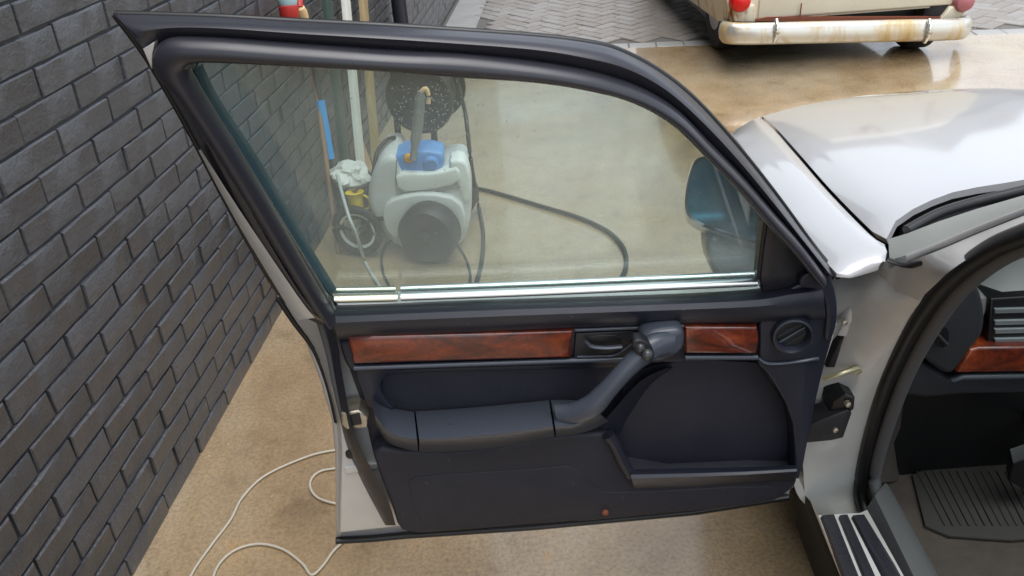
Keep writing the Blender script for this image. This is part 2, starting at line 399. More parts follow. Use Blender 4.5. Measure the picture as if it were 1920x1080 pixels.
# edging row
ED_W, ED_L = 0.13, 0.196
bm = bmesh.new(); add_block(bm, Vector((0, 0, 0)), (ED_L-0.006, 0, 0), (0, ED_W, 0), 0.03)
me_edge = finish(bm, 0)
ang = math.atan2(PDIR.y, PDIR.x)
for i in range(-9, 20):
    e = obj('edging_stone', me_edge, 'kerb', yard)
    e.location = edge_pt(i*ED_L, 0.004, rnd.uniform(-0.002, 0.002)); e.rotation_euler.z = ang + rnd.uniform(-.006, .006)
# herringbone at 45 degrees
PL, PW = 0.212, 0.106
bm = bmesh.new(); add_block(bm, Vector((-PL/2+.0025, -PW/2+.0025, 0)), (PL-.005, 0, 0), (0, PW-.005, 0), 0.03, 0.006)
me_pav = [finish(bm, 0)]; me_pav.append(me_pav[0].copy())
me_pav[0].materials.append(M['paver']); me_pav[1].materials.append(M['paver_b'])
cand = []
for i in range(-60, 120):
    for j in range(-30, 100):
        # 2-brick herringbone cell: step (PW, PW) diagonal chains
        bx, by = (i*PW + j*2*PW), (i*PW - j*2*PW)
        for (cx, cy, ro) in ((bx+PL/2, by+PW/2, 0.0), (bx+PL+PW/2, by, math.pi/2)):
            # rotate whole field 45 degrees
            u = (cx-cy)*0.70711; v = (cx+cy)*0.70711
            if v < ED_W+0.075 or v > 6.0 or u < -2.1 or u > 5.6: continue
            p = edge_pt(u-0.2, v)
            s = (p-W0).dot(WN)
            if s < 0.34: continue
            X, Y = project(p)
            cand.append((p, ro+math.pi/4+ang, (-60 < X < 1980 and -70 < Y < 130), v))
seen = set(); uniq = []
for c_ in cand:
    k = (round(c_[0].x, 2), round(c_[0].y, 2))
    if k in seen: continue
    seen.add(k); uniq.append(c_)
uniq.sort(key=lambda c_: (not c_[2], c_[3]))
bm = bmesh.new()
for i, (p, ro, vis, v) in enumerate(uniq):
    z = rnd.uniform(-0.003, 0.002)
    if i < 300 and vis:
        e = obj('paver', me_pav[rnd.random() < 0.4], None, yard)
        e.location = (p.x, p.y, z); e.rotation_euler = (rnd.uniform(-.008, .008), rnd.uniform(-.008, .008), ro+rnd.uniform(-.01, .01))
    else:
        ex = Vector((math.cos(ro), math.sin(ro), 0)); ey = Vector((-ex.y, ex.x, 0))
        add_block(bm, Vector((p.x, p.y, z))-ex*(PL/2-.0025)-ey*(PW/2-.0025), ex*(PL-.005), ey*(PW-.005), 0.03, 0.006)
rest = obj('far_paving', finish(bm, 0), 'paver', yard); rest['kind'] = 'stuff'
# grey strip of edging along the wall foot
bm = bmesh.new()
for i in range(0, 26):
    s = 6.0+i*0.2; o = W0+WS*s+WN*0.03+Vector((0, 0, -0.001))
    if (o-Vector((PA.x, PA.y, 0))).dot(PNRM) < 0.02: continue
    add_block(bm, o, WN*0.27, WS*0.196, 0.028)
e = obj('wall_foot_edging', finish(bm, 0), 'kerb', yard); e['kind'] = 'stuff'

# ---------------------------------------------------------------- black brick wall (side of a tall building)
CO, BL, Z1, S0 = 0.0641, 0.2158, 0.0582, 1.361
WALL_END, WALL_TOP = 11.4, 6.2
wall = thing('brick_wall', W0+WS*4, 'black painted brick wall running along the left of the yard', 'wall')
o = W0+WS*(-3.0)-WN*0.30
core = frame_box(o, WS*(WALL_END+3.0), WN*0.2965, Vector((0, 0, WALL_TOP)))
obj('mortar', core, 'mortar_paint', wall)
BH, BT, BB, BS, BD, TO, BO = CO-0.005, 0.0038, 0.0014, 0.0028, 0.0105, 0.0022, -0.001     # height, top / bottom / side chamfer, projection
def brick_mesh(seed):
    rr = random.Random(seed); bm = bmesh.new()
    l, h = BL-0.0065, BH
    NX = 5
    def ring(y, it, ib, is_, jit):
        xs = [-l/2+is_+(l-2*is_)*k/NX for k in range(NX+1)]
        yt, yb_ = (y+TO, y+BO) if y > 0 else (y, y)          # laid a little unevenly: the top edge stands proud
        pts = [(x+rr.uniform(-jit, jit), yb_+rr.uniform(-jit, jit)*.6, -h/2+ib+rr.uniform(-jit, jit)*.5) for x in xs]
        pts += [(x+rr.uniform(-jit, jit), yt+rr.uniform(-jit, jit)*.8, h/2-it+rr.uniform(-jit, jit)) for x in xs[::-1]]
        return [bm.verts.new(p) for p in pts]
    a, b1, c1 = ring(-0.004, -0.001, -0.001, -0.001, 0), ring(BD*0.72, 0.0, 0.0, 0.0, 0.0011), ring(BD, BT, BB, BS, 0.0015)
    n = len(a)
    for A, B in ((a, b1), (b1, c1)):
        for i in range(n): bm.faces.new((A[i], A[(i+1) % n], B[(i+1) % n], B[i]))
    for k in range(NX): bm.faces.new((c1[k], c1[k+1], c1[n-2-k], c1[n-1-k]))
    return finish(bm, 40)
brick_me = [brick_mesh(i) for i in range(10)]
for b_ in brick_me: b_.materials.append(M['brick_paint'])
brot = math.atan2(WS.y, WS.x)
allb = []
for k in range(1, 46):
    zc = Z1-CO/2+(k-1)*CO
    sh = 0.0 if k % 2 else 0.5
    for i in range(-14, 47):
        s = S0+(i+sh+0.5)*BL
        if s > WALL_END-0.1 or s < -1.5: continue
        p = W0+WS*s-WN*0.008+Vector((0, 0, zc))
        X, Y = project(p); dist = (p-EYE).length
        vis = (p-EYE).dot(fwd) > 0.2 and -40 < X < 900 and -40 < Y < 1120 and not (X > 630 and Y > 560) 
        allb.append((0 if vis else 1, dist, p))
allb.sort(key=lambda q_: (q_[0], q_[1]))
bm = bmesh.new(); nb = 0
for hid, dist, p in allb:
    rx, ry, rz = rnd.uniform(-.018, .018), rnd.uniform(-.010, .010), rnd.uniform(-.010, .010)
    pp = p + WN*rnd.uniform(-0.0018, 0.0018) + Vector((0, 0, rnd.uniform(-.0012, .0012))) + WS*rnd.uniform(-.002, .002)
    # local x = along wall, local y = out of the wall, local z = up  (WS, WN, up)
    if not hid and nb < 300:
        e = obj('brick', rnd.choice(brick_me), None, wall); nb += 1
        mw = Matrix(((WS.x, WN.x, 0), (WS.y, WN.y, 0), (0, 0, 1))).to_4x4()
        mw = Matrix.Translation(pp) @ mw @ Matrix.Rotation(rx, 4, 'X') @ Matrix.Rotation(ry, 4, 'Y') @ Matrix.Rotation(rz, 4, 'Z')
        e.matrix_basis = mw
    elif dist < 14:
        l, h = BL-0.0065, BH
        q0 = pp-WS*(l/2)-Vector((0, 0, h/2))
        A = [q0, q0+WS*l, q0+WS*l+Vector((0, 0, h)), q0+Vector((0, 0, h))]
        up = Vector((0, 0, 1))
        B1 = [A[0]+WN*(BD*.72+BO), A[1]+WN*(BD*.72+BO), A[2]+WN*(BD*.72+TO), A[3]+WN*(BD*.72+TO)]
        Cc = [A[0]+WS*BS+up*BB+WN*(BD+BO), A[1]-WS*BS+up*BB+WN*(BD+BO), A[2]-WS*BS-up*BT+WN*(BD+TO), A[3]+WS*BS-up*BT+WN*(BD+TO)]
        va, vb, vc = [[bm.verts.new(v_) for v_ in L] for L in (A, B1, Cc)]
        for i in range(4):
            j = (i+1) % 4
            bm.faces.new((va[i], va[j], vb[j], vb[i])); bm.faces.new((vb[i], vb[j], vc[j], vc[i]))
        bm.faces.new(vc)
e = obj('far_bricks', finish(bm, 0), 'brick_paint', wall); e['kind'] = 'stuff'

# ---------------------------------------------------------------- house across the street (seen only in wet reflections)
HY = 34.0
hs_ = thing('row_house', (6, HY, 0), 'pale house with dark gabled roofs beyond the paved yard', 'house')
obj('wall', box((-4.0, HY, -0.04), (30, HY+8, 4.2)), 'far_facade', hs_)
for gx in (4.8, 16.4):
    obj('gable', prism([Vector((gx-3.0, HY-.2, 4.2)), Vector((gx+3.4, HY-.2, 4.2)), Vector((gx+0.2, HY-.2, 8.2))], (0, 6.4, 0)), 'far_facade', hs_)
obj('roof', prism([Vector((-4.4, HY-.3, 4.18)), Vector((-4.4, HY+8.3, 4.18)), Vector((-4.4, HY+4.0, 7.6))], (34.8, 0, 0)), 'far_roof', hs_)
for wx in (-1.8, 2.6, 6.6, 11.2, 15.4, 20, 25):
    obj('window', box((wx, HY-.06, 1.0), (wx+1.6, HY+.04, 2.7)), 'far_glass', hs_)

# ================================================================== SILVER CAR WITH OPEN DOOR
car = thing('parked_car', (1.2, 0.6, 0), 'wet silver saloon car with its front door swung wide open', 'car')

# ---- door shell (part) and everything fixed to it (sub-parts)
shell_pts = [(598, 592), (622, 690), (634, 760), (640, 850), (636, 1000), (745, 988), (1000, 972), (1440, 940), (1488, 915), (1515, 800), (1545, 690), (1572, 610), (1565, 540), (1500, 548), (1420, 560), (1000, 568), (625, 580)]
door = obj('door', dslab(shell_pts, 0.055, 0.05, 0.004), 'silver_inner', car, 'open front door with dark inner panel, wood strip and black window frame')
def dpart(name, me, material, label=None): return obj(name, me, material, door, label)
# outer skin: the silver lip that shows behind the rear edge
skin_out = [(352, 262), (436, 404), (520, 556), (572, 640), (602, 720), (622, 790), (628, 850), (629, 1016), (700, 1012), (1000, 985), (1490, 925), (1540, 700), (1570, 520)]
sk = [D((x, y, 0.115)) for x, y in [(520, 556), (572, 640), (602, 720), (622, 790), (628, 850), (629, 1016), (700, 1012), (1000, 986), (1480, 930), (1520, 800), (1545, 640), (1560, 545), (1400, 548), (1000, 560), (640, 572)]]
dpart('outer_skin', prism(sk, (0, 0.02, 0), 0.004), 'silver')
jr = [(520, 556), (548, 600), (585, 650), (612, 720), (630, 790), (634, 850), (634, 1008)]
jl = [(598, 590), (608, 620), (618, 660), (626, 720), (636, 780), (642, 850), (640, 1000)]
rows = [[D((x, y, 0.117)) for x, y in cr(jr, 3)], [D((lerp(p, q, .45)[0], lerp(p, q, .45)[1], 0.09)) for p, q in zip(cr(jr, 3), cr(jl, 3))], [D((x, y, 0.058)) for x, y in cr(jl, 3)]]
dpart('rear_edge', loft(rows), 'silver_inner')
lip = [(522, 558), (552, 603), (590, 655), (616, 722), (632, 790)]
dpart('rear_lip_rubber', tube([D((x, y, 0.112)) for x, y in cr(lip, 4)], 0.006, 8), 'rubber')
dpart('bottom_seam', tube([D((x, y, 0.108)) for x, y in [(630, 1014), (700, 1010), (760, 1004), (1000, 988), (1300, 960), (1478, 932)]], 0.007, 8), 'rubber')
dpart('jamb_crease', dslab([(646, 878), (708, 868), (712, 878), (648, 890)], 0.049, 0.008, 0.002), 'silver_inner')
dpart('edge_plug', lathe([(0.001, -0.004), (0.008, -0.003), (0.010, 0.004)], D((657, 852, 0.052)), (0, 1, 0), 14), 'dark_plastic')
# black edge return of the trim, with the latch
er_a = [(612, 588), (632, 640), (640, 690), (652, 760), (664, 810), (696, 880), (728, 940), (742, 985)]
er_b = [(600, 592), (612, 650), (620, 700), (634, 770), (648, 830), (672, 890), (700, 945), (722, 985)]
rows = [[D((x, y, 0.0)) for x, y in cr(er_a, 3)], [D((lerp(p, q, .6)[0], lerp(p, q, .6)[1], 0.012)) for p, q in zip(cr(er_a, 3), cr(er_b, 3))], [D((x, y, 0.057)) for x, y in cr(er_b, 3)]]
dpart('edge_weatherstrip', loft(rows), 'trim')
dpart('edge_bead', tube([D((x, y, 0.03)) for x, y in cr([(600, 600), (618, 660), (630, 720), (644, 780)], 3)], 0.007, 8), 'seal_grey')
lt = dpart('latch', dslab([(640, 776), (672, 770), (690, 782), (688, 802), (650, 806), (640, 796)], 0.006, 0.04, 0.003), 'steel')
dpart('latch_opening', dslab([(656, 780), (674, 776), (678, 796), (658, 799)], 0.003, 0.02, 0.001), 'dark_plastic')

# ---- inner panel, built in layers
base_pts = [(640, 600), (1420, 570), (1540, 560), (1555, 640), (1530, 720), (1510, 820), (1490, 905), (1440, 935), (1100, 962), (800, 984), (762, 972), (700, 850), (680, 760), (655, 690)]
dpart('panel_back', dslab(base_pts, 0.040, 0.016, 0.0), 'trim')
# top pad: rounded ledge under the glass
t_back = [(612, 572), (700, 570), (900, 562), (1100, 556), (1300, 549), (1418, 541), (1480, 527), (1540, 516)]
t_low = [(636, 640), (720, 634), (900, 627), (1100, 618), (1300, 611), (1425, 608), (1490, 606), (1550, 606)]
prof = [(0.0, 0.055), (0.06, 0.025), (0.16, 0.0), (0.32, -0.016), (0.5, -0.022), (0.72, -0.020), (0.92, -0.006), (1.0, 0.012)]
tb, tl = cr(t_back, 4), cr(t_low, 4)
rows = [[D((lerp(p, q, t)[0], lerp(p, q, t)[1], off)) for p, q in zip(tb, tl)] for t, off in prof]
dpart('top_pad', loft(rows), 'trim')
fascia = [(630, 624), (1426, 600), (1428, 676), (1190, 684), (900, 692), (668, 700), (648, 690)]
dpart('middle_fascia', dslab(fascia, 0.004, 0.04, 0.006, 1), 'trim')
# wood
w1 = [(651, 633), (700, 631), (860, 627), (1075, 621), (1070, 672), (860, 678), (668, 684), (662, 682)]
w2 = [(1284, 613), (1421, 614), (1424, 640), (1420, 665), (1286, 664)]
for wp in (w1, w2): dpart('wood_strip', dslab(wp, -0.010, 0.018, 0.006), 'burl_wood')
dpart('strip_ledge', tube([D((x, y, -0.002)) for x, y in [(664, 690), (860, 683), (1070, 676), (1180, 673)]], 0.0045, 8), 'trim_lit')
dpart('strip_ledge', tube([D((x, y, -0.002)) for x, y in [(1284, 670), (1420, 670)]], 0.0045, 8), 'trim_lit')
dpart('strip_ledge', tube([D((x, y, -0.004)) for x, y in [(1078, 619), (1180, 615), (1282, 611)]], 0.003, 8), 'trim_lit')
# fabric insert above the armrest
ins = [(690, 705), (720, 694), (1000, 690), (1165, 682), (1190, 690), (1110, 760), (1030, 762), (780, 785), (730, 770), (704, 740)]
dpart('fabric_insert', dslab(ins, 0.022, 0.02, 0.004, 2), 'trim_fabric')
insr = [(664, 700), (668, 690), (1195, 676), (1200, 684), (1160, 690), (1000, 695), (735, 700), (712, 715), (716, 745), (745, 775), (690, 770), (676, 730)]
dpart('insert_border', dslab(insr, 0.006, 0.03, 0.006, 1), 'trim')
# inside release recess
dpart('release_recess', dslab([(1079, 625), (1206, 620), (1180, 670), (1075, 673)], -0.003, 0.012, 0.003), 'dark_plastic')
dpart('recess_hollow', dslab([(1098, 630), (1168, 628), (1162, 648), (1150, 655), (1112, 655), (1100, 646)], -0.0045, 0.004, 0.001, 1), 'rubber')
lv = [(1098, 640), (1106, 648), (1118, 651), (1140, 652), (1166, 650)]
dpart('release_lever', tube([D((x, y, -0.014)) for x, y in cr(lv, 4)], 0.0045, 8, flat=0.7), 'trim_lit')
dpart('recess_edge', tube([D((x, y, -0.004)) for x, y in cr([(1082, 669), (1120, 668), (1150, 666), (1172, 655), (1190, 640)], 3)], 0.002, 6), 'trim_lit')
# armrest in three joined pieces
def arm(back, front, low, name):
    bk, fr, lw = cr(back, 4), cr(front, 4), cr(low, 4)
    rows = []
    for t, off in ((0, 0.02), (0.12, 0.0), (0.5, -0.035), (0.82, -0.062), (0.94, -0.070), (1.0, -0.070)):
        rows.append([D((*lerp(p[:2], q_[:2], t), off)) for p, q_ in zip(bk, fr)])
    for t, off in ((0.12, -0.068), (0.5, -0.052), (0.85, -0.025), (1.0, 0.01)):
        rows.append([D((*lerp(p[:2], q_[:2], t), off)) for p, q_ in zip(fr, lw)])
    return dpart(name, loft(rows), 'trim_lit')
arm([(779, 771), (860, 766), (950, 758), (1029, 750)], [(786, 825), (860, 822), (950, 814), (1037, 801)], [(786, 848), (860, 847), (950, 838), (1040, 820)], 'armrest_cushion')
arm([(698, 742), (712, 755), (740, 766), (776, 772)], [(703, 780), (722, 806), (748, 820), (782, 825)], [(706, 800), (726, 828), (752, 840), (784, 848)], 'armrest_end')
arm([(1033, 750), (1070, 750), (1100, 752), (1135, 745)], [(1041, 801), (1072, 800), (1095, 790), (1120, 772)], [(1043, 820), (1080, 814), (1110, 806), (1142, 790)], 'armrest_end')
# pull handle from the armrest up to the switch head
hp = [((1042, 776), 0.018, -0.045), ((1075, 776), 0.020, -0.055), ((1108, 762), 0.020, -0.062), ((1135, 735), 0.0165, -0.064), ((1165, 702), 0.0155, -0.062), ((1195, 672), 0.0175, -0.055), ((1225, 650), 0.022, -0.045), ((1258, 642), 0.023, -0.030)]
hc = cr([(p[0], p[1], o_, r_) for p, r_, o_ in hp], 4)
P = [D((a[0], a[1], a[2])) for a in hc]; rows = []
for i, p in enumerate(P):
    d = (P[min(len(P)-1, i+1)]-P[max(0, i-1)]).normalized(); a = Vector((0, -1, 0)); c_ = d.cross(a).normalized(); r_ = hc[i][3]
    rows.append([p+(c_*math.cos(2*math.pi*k/14)+a*math.sin(2*math.pi*k/14)*0.8)*r_ for k in range(14)])
dpart('pull_handle', loft(rows, 60, closed=True, cap=True), 'trim_lit')
head = [(1200, 636), (1218, 625), (1250, 619), (1284, 617), (1286, 648), (1276, 666), (1248, 680), (1224, 684), (1204, 668)]
dpart('handle_head', dslab(head, -0.040, 0.05, 0.016, 2, 4), 'trim_lit')
sock = [(1184, 642), (1196, 636), (1216, 642), (1228, 660), (1226, 680), (1212, 684), (1196, 668), (1186, 652)]
dpart('switch_socket', dslab(sock, -0.066, 0.020, 0.003, 2), 'dark_plastic')
def dome(x, y, off, r, name, m_):
    dpart(name, lathe([(r, 0.0), (r*0.95, -r*0.5), (r*0.7, -r*0.9), (r*0.3, -r*1.08), (0.0004, -r*1.1)], D((x, y, off)), (0, 0.86, -0.5), 16), m_)
mat('knob', (0.05, 0.052, 0.055), 0.22)
dome(1200, 651, -0.064, 0.0075, 'mirror_knob', 'knob'); dome(1213, 664, -0.066, 0.0095, 'mirror_knob', 'knob')
# right-hand fascia round the vent
rf = [(1424, 590), (1480, 540), (1538, 520), (1560, 545), (1567, 615), (1545, 690), (1522, 790), (1502, 900), (1488, 898), (1492, 850), (1484, 775), (1440, 700), (1420, 684), (1426, 668)]
dpart('vent_fascia', dslab(rf, -0.004, 0.045, 0.008, 1), 'trim')
dpart('fascia_lip', tube([D((x, y, -0.006)) for x, y in cr([(1422, 672), (1440, 682), (1480, 680), (1535, 672)], 3)], 0.003, 6), 'trim_lit')
vc = D((1484, 625, -0.006))
vent = dpart('air_vent', lathe([(0.0335, 0.006), (0.0330, -0.006), (0.0310, -0.013), (0.0275, -0.014), (0.0245, -0.009), (0.0225, 0.002)], vc, (0.12, 1, -0.1), 36), 'trim')
dpart('vent_hollow', lathe([(0.0226, 0.0), (0.022, -0.001), (0.0005, -0.0012)], vc, (0.12, 1, -0.1), 28), 'rubber')
for k, (dx, r_) in enumerate(((-0.011, 0.0007), (0.0, 0.0016), (0.011, 0.0007))):
    L = math.sqrt(max(0, 0.0225**2-dx*dx)); a = R(34)
    u_ = Vector((math.cos(a), 0, math.sin(a))); n_ = Vector((-math.sin(a), 0, math.cos(a)))
    cpt = vc+n_*dx+Vector((0, -0.004, 0))
    dpart('vent_slat', tube([cpt-u_*L, cpt+u_*L], r_, 6), 'trim_lit' if k == 1 else 'trim')
# front end of the panel: rounded cap by the hinge and inner pad
capr = [(1498, 520), (1530, 508), (1552, 514), (1568, 545), (1572, 600), (1560, 640), (1545, 640), (1552, 590), (1540, 545), (1500, 540)]
dpart('front_cap', dslab(capr, -0.012, 0.05, 0.010, 2), 'trim')
# lower panel and pocket
lower = [(694, 838), (780, 850), (900, 846), (1042, 818), (1136, 812), (1150, 826), (1184, 898), (1492, 884), (1496, 905), (1484, 922), (1440, 948), (1150, 974), (1105, 980), (1060, 980), (805, 1002), (770, 1001), (747, 994), (734, 950), (710, 890)]
dpart('lower_panel', dslab(lower, 0.002, 0.04, 0.008, 1), 'trim_fabric')
emb = [(762, 905), (780, 893), (1000, 880), (1085, 872), (1118, 915), (1145, 926), (1440, 910), (1452, 918), (1432, 942), (1150, 966), (1105, 972), (1060, 971), (806, 991), (790, 985)]
dpart('embossed_field', dslab(emb, 0.0004, 0.006, 0.0015, 1), 'trim_fabric')
dpart('pocket_rim', tube([D((x, y, -0.004)) for x, y in cr([(1140, 815), (1152, 832), (1166, 862), (1182, 890)], 4)], 0.0105, 10), 'trim')
pb = [(1180, 880), (1300, 878), (1400, 876), (1494, 872)]; pf = [(1184, 897), (1300, 894), (1400, 890), (1494, 884)]; pl = [(1190, 918), (1300, 914), (1400, 908), (1492, 903)]
rows = [[D((*p, 0.03)) for p in pb], [D((p[0], p[1], -0.004)) for p in pb], [D((*lerp(p, q_, .6), -0.018)) for p, q_ in zip(pb, pf)], [D((*p, -0.022)) for p in pf], [D((*lerp(p, q_, .4), -0.018)) for p, q_ in zip(pf, pl)], [D((*p, 0.004)) for p in pl]]
dpart('pocket_lip', loft(rows), 'trim')
dpart('pocket_back', dslab([(1175, 700), (1240, 684), (1300, 674), (1420, 680), (1480, 770), (1488, 880), (1190, 886), (1150, 812)], 0.036, 0.006, 0.001), 'trim_fabric')
sw = [(1150, 822), (1168, 800), (1150, 790), (1118, 812)]
dpart('pocket_wall', loft([[D((x, y, 0.0)) for x, y in cr([(1120, 800), (1145, 775), (1200, 715), (1250, 690)], 3)], [D((x, y, 0.037)) for x, y in cr([(1165, 812), (1180, 780), (1220, 722), (1262, 690)], 3)]]), 'trim')
dpart('door_reflector', lathe([(0.0065, 0.004), (0.0062, 0.0), (0.004, -0.0015), (0.0003, -0.002)], D((1135, 963, -0.004)), (0, 1, 0), 16), 'rust_spot')

# ---- window frame
outer = [(604, 606), (528, 555), (436, 400), (350, 236), (275, 108), (215, 27), (300, 29), (420, 33), (560, 41), (700, 48), (830, 56), (1000, 68), (1100, 80), (1160, 95), (1232, 132), (1302, 187), (1376, 268), (1450, 360), (1520, 455), (1572, 520)]
groove = [(614, 602), (572, 545), (482, 396), (398, 256), (330, 160), (292, 108), (305, 78), (380, 72), (560, 85), (700, 95), (850, 105), (1000, 118), (1100, 138), (1194, 164), (1268, 207), (1334, 272), (1393, 333), (1449, 398), (1498, 454), (1546, 516)]
inner = [(640, 600), (616, 552), (536, 420), (458, 292), (392, 190), (362, 150), (366, 126), (392, 117), (560, 123), (700, 130), (870, 142), (1000, 152), (1112, 166), (1186, 190), (1256, 230), (1318, 290), (1376, 350), (1432, 415), (1480, 470), (1530, 530)]
O, G, I = cr(outer, 5, (5,)), cr(groove, 5), cr(inner, 5)
prof1 = [(0.0, 0.045), (0.0, 0.020), (0.10, 0.012), (0.20, 0.000), (0.34, -0.011), (0.5, -0.016), (0.75, -0.014), (0.92, -0.007), (1.0, -0.007)]
prof2 = [(0.06, -0.004), (0.2, -0.010), (0.45, -0.014), (0.7, -0.010), (0.9, 0.0), (1.0, 0.012), (1.0, 0.027)]
rows = [[D((*lerp(p, q_, t), off)) for p, q_ in zip(O, G)] for t, off in prof1] + [[D((*lerp(p, q_, t), off)) for p, q_ in zip(G, I)] for t, off in prof2]
dpart('window_frame', loft(rows, 50), 'frame_black')
strip_c = [D((*lerp(p, q_, 0.46 if i > 24 else 0.30+0.16*max(0, i-16)/8), -0.020)) for i, (p, q_) in enumerate(zip(G, I))]; rows = []
for i, p in enumerate(strip_c):
    d = (strip_c[min(len(strip_c)-1, i+1)]-strip_c[max(0, i-1)]).normalized(); a = Vector((0, -math.cos(LEAN), -math.sin(LEAN))); c_ = d.cross(a).normalized()
    wd = (D((*I[i], 0.0))-D((*G[i], 0.0))).length*(0.44 if i > 24 else 0.30+0.14*max(0, i-16)/8)
    rows.append([p+c_*math.cos(2*math.pi*k/14)*wd+a*math.sin(2*math.pi*k/14)*0.018 for k in range(14)])
dpart('frame_weatherstrip', loft(rows, 70, closed=True, cap=True), 'frame_black')
ring = [D((x, y, 0.045)) for x, y in O]; ring2 = [D((x, y, 0.045)) for x, y in I]
dpart('frame_outer_face', loft([[p+Vector((0, 0.012, 0)) for p in ring], [p+Vector((0, 0.014, 0)) for p in ring2]]), 'rubber')
op = [D((x, y, 0.03)) for x, y in cr(outer[5:], 4)]
dpart('frame_drip_seal', tube(op, 0.0045, 8), 'rubber')
op = [D((x, y, 0.02)) for x, y in cr(outer[:6], 4)]
dpart('frame_edge_seal', tube(op, 0.004, 8), 'rubber')
# painted strip of the rear frame, and the small patch at the top corner
st_o = cr([(372, 282), (436, 402), (528, 556), (560, 600)], 5); st_i = cr([(376, 280), (456, 404), (556, 552), (590, 596)], 5)
dpart('painted_frame_strip', loft([[D((*p, 0.004)) for p in st_o], [D((*lerp(p, q_, .5), -0.014)) for p, q_ in zip(st_o, st_i)], [D((*q_, -0.017)) for q_ in st_i]]), 'silver_inner')
dpart('corner_patch', dslab([(268, 92), (290, 78), (286, 100), (284, 130)], -0.019, 0.012, 0.001), 'silver_inner')
# glass and its tinted run channel
gi = [(632, 570), (606, 545), (526, 418), (450, 292), (384, 190), (356, 150), (360, 122), (390, 112), (560, 117), (700, 124), (870, 136), (1000, 146), (1114, 160), (1190, 184), (1262, 226), (1324, 286), (1382, 346), (1440, 412), (1432, 548), (1000, 562)]
dpart('window_glass', prism([DU(x, y, 0.034) for x, y in gi], DNU*0.004, 0.0), 'green_glass')
ch_o = cr([(360, 128), (384, 186), (455, 292), (530, 418), (616, 552)], 4); ch_i = cr([(378, 120), (412, 186), (482, 292), (556, 418), (630, 540)], 4)
mat('channel', (0.045, 0.10, 0.125), 0.35)
dpart('glass_run_channel', loft([[D((*p, 0.032)) for p in ch_o], [D((*lerp(p, q_, .5), 0.040)) for p, q_ in zip(ch_o, ch_i)], [D((*q_, 0.044)) for q_ in ch_i]], thick=0.003), 'channel')
# bright waist mouldings on both sides of the glass
for pts_, off, m_ in (([(628, 560), (746, 557)], 0.012, 'chrome_warm'), ([(752, 556), (1000, 547), (1418, 529)], 0.012, 'chrome')):
    dpart('waist_moulding', tube([D((x, y, off)) for x, y in cr(pts_, 3)], 0.0085, 10, flat=0.75), m_)
for pts_, off, m_ in (([(622, 544), (742, 542)], 0.050, 'chrome_warm'), ([(752, 541), (1000, 532), (1420, 514)], 0.050, 'chrome')):
    dpart('waist_moulding', tube([D((x, y, off)) for x, y in cr(pts_, 3)], 0.0065, 10, flat=0.75), m_)
# sail panel in the front corner
dpart('sail_panel', dslab([(1424, 524), (1434, 414), (1446, 410), (1500, 470), (1556, 528), (1540, 540), (1430, 548)], 0.006, 0.03, 0.003), 'frame_black')
dpart('sail_bead', tube([D((x, y, 0.002)) for x, y in [(1422, 522), (1428, 470), (1436, 412)]], 0.0035, 8), 'dark_plastic')
# door mirror outside the glass
mo = 0.16
def MY(x, y, dy=0.0): return at_y(x, y, DY+mo+dy)
mg = chaikin([(1312, 292), (1296, 330), (1289, 372), (1292, 402), (1318, 420), (1400, 446), (1470, 464), (1484, 450), (1440, 372), (1384, 306)], 2)
dpart('mirror_glass', prism([MY(x, y, -0.004) for x, y in mg], (0, 0.006, 0)), 'mirror_blue')
mh = [((x-1385)*1.06+1385, (y-378)*1.08+380) for x, y in mg]
rows = [[MY(x, y, 0.0) for x, y in mh], [MY(x, y, -0.012) for x, y in mh], [MY((x-1385)*1.06+1388, (y-378)*1.1+384, 0.03) for x, y in mh], [MY((x-1385)*0.95+1395, (y-378)*1.0+384, 0.07) for x, y in mh], [MY((x-1385)*0.55+1400, (y-378)*0.5+380, 0.10) for x, y in mh]]
dpart('mirror_housing', loft(rows, 50, closed=True, cap=False), 'silver')
foot = chaikin([(1330, 432), (1440, 462), (1470, 520), (1430, 545), (1345, 535), (1325, 480)], 2)
dpart('mirror_foot', prism([MY(x, y, 0.004) for x, y in foot], (0, 0.05, 0), 0.012), 'silver')
# rain on the glass
rd = random.Random(3); bm = bmesh.new()
def add_drop(p, r_):
    n = DNU*-1; a = Vector((1, 0, 0)); c_ = n.cross(a); v0 = bm.verts.new(p+n*r_*0.7)
    r1 = [bm.verts.new(p+(a*math.cos(k*1.0472)+c_*math.sin(k*1.0472))*r_*0.75+n*r_*0.5) for k in range(6)]
    r2 = [bm.verts.new(p+(a*math.cos(k*1.0472)+c_*math.sin(k*1.0472))*r_) for k in range(6)]
    for k in range(6):
        bm.faces.new((v0, r1[k], r1[(k+1) % 6])); bm.faces.new((r1[k], r2[k], r2[(k+1) % 6], r1[(k+1) % 6]))
for k in range(620):
    z = rd.random()
    if z < 0.5: x, y = rd.gauss(800, 55), rd.gauss(205, 40)
    elif z < 0.75: x, y = rd.gauss(1380, 40), rd.uniform(455, 520)
    else: x, y = rd.uniform(470, 1400), rd.uniform(150, 520)
    if x < 430+(y-150)*0.48 or x > 1190+(y-190)*0.9 or y < 148 or y > 525 or x > 1418: continue
    add_drop(DU(x, y, 0.0292), rd.uniform(0.0004, 0.0012))
e = dpart('raindrops', finish(bm, 80), 'drop'); e['kind'] = 'stuff'

# ---- car body in front of the door opening
def cpart(name, me, material, label=None): return obj(name, me, material, car, label)
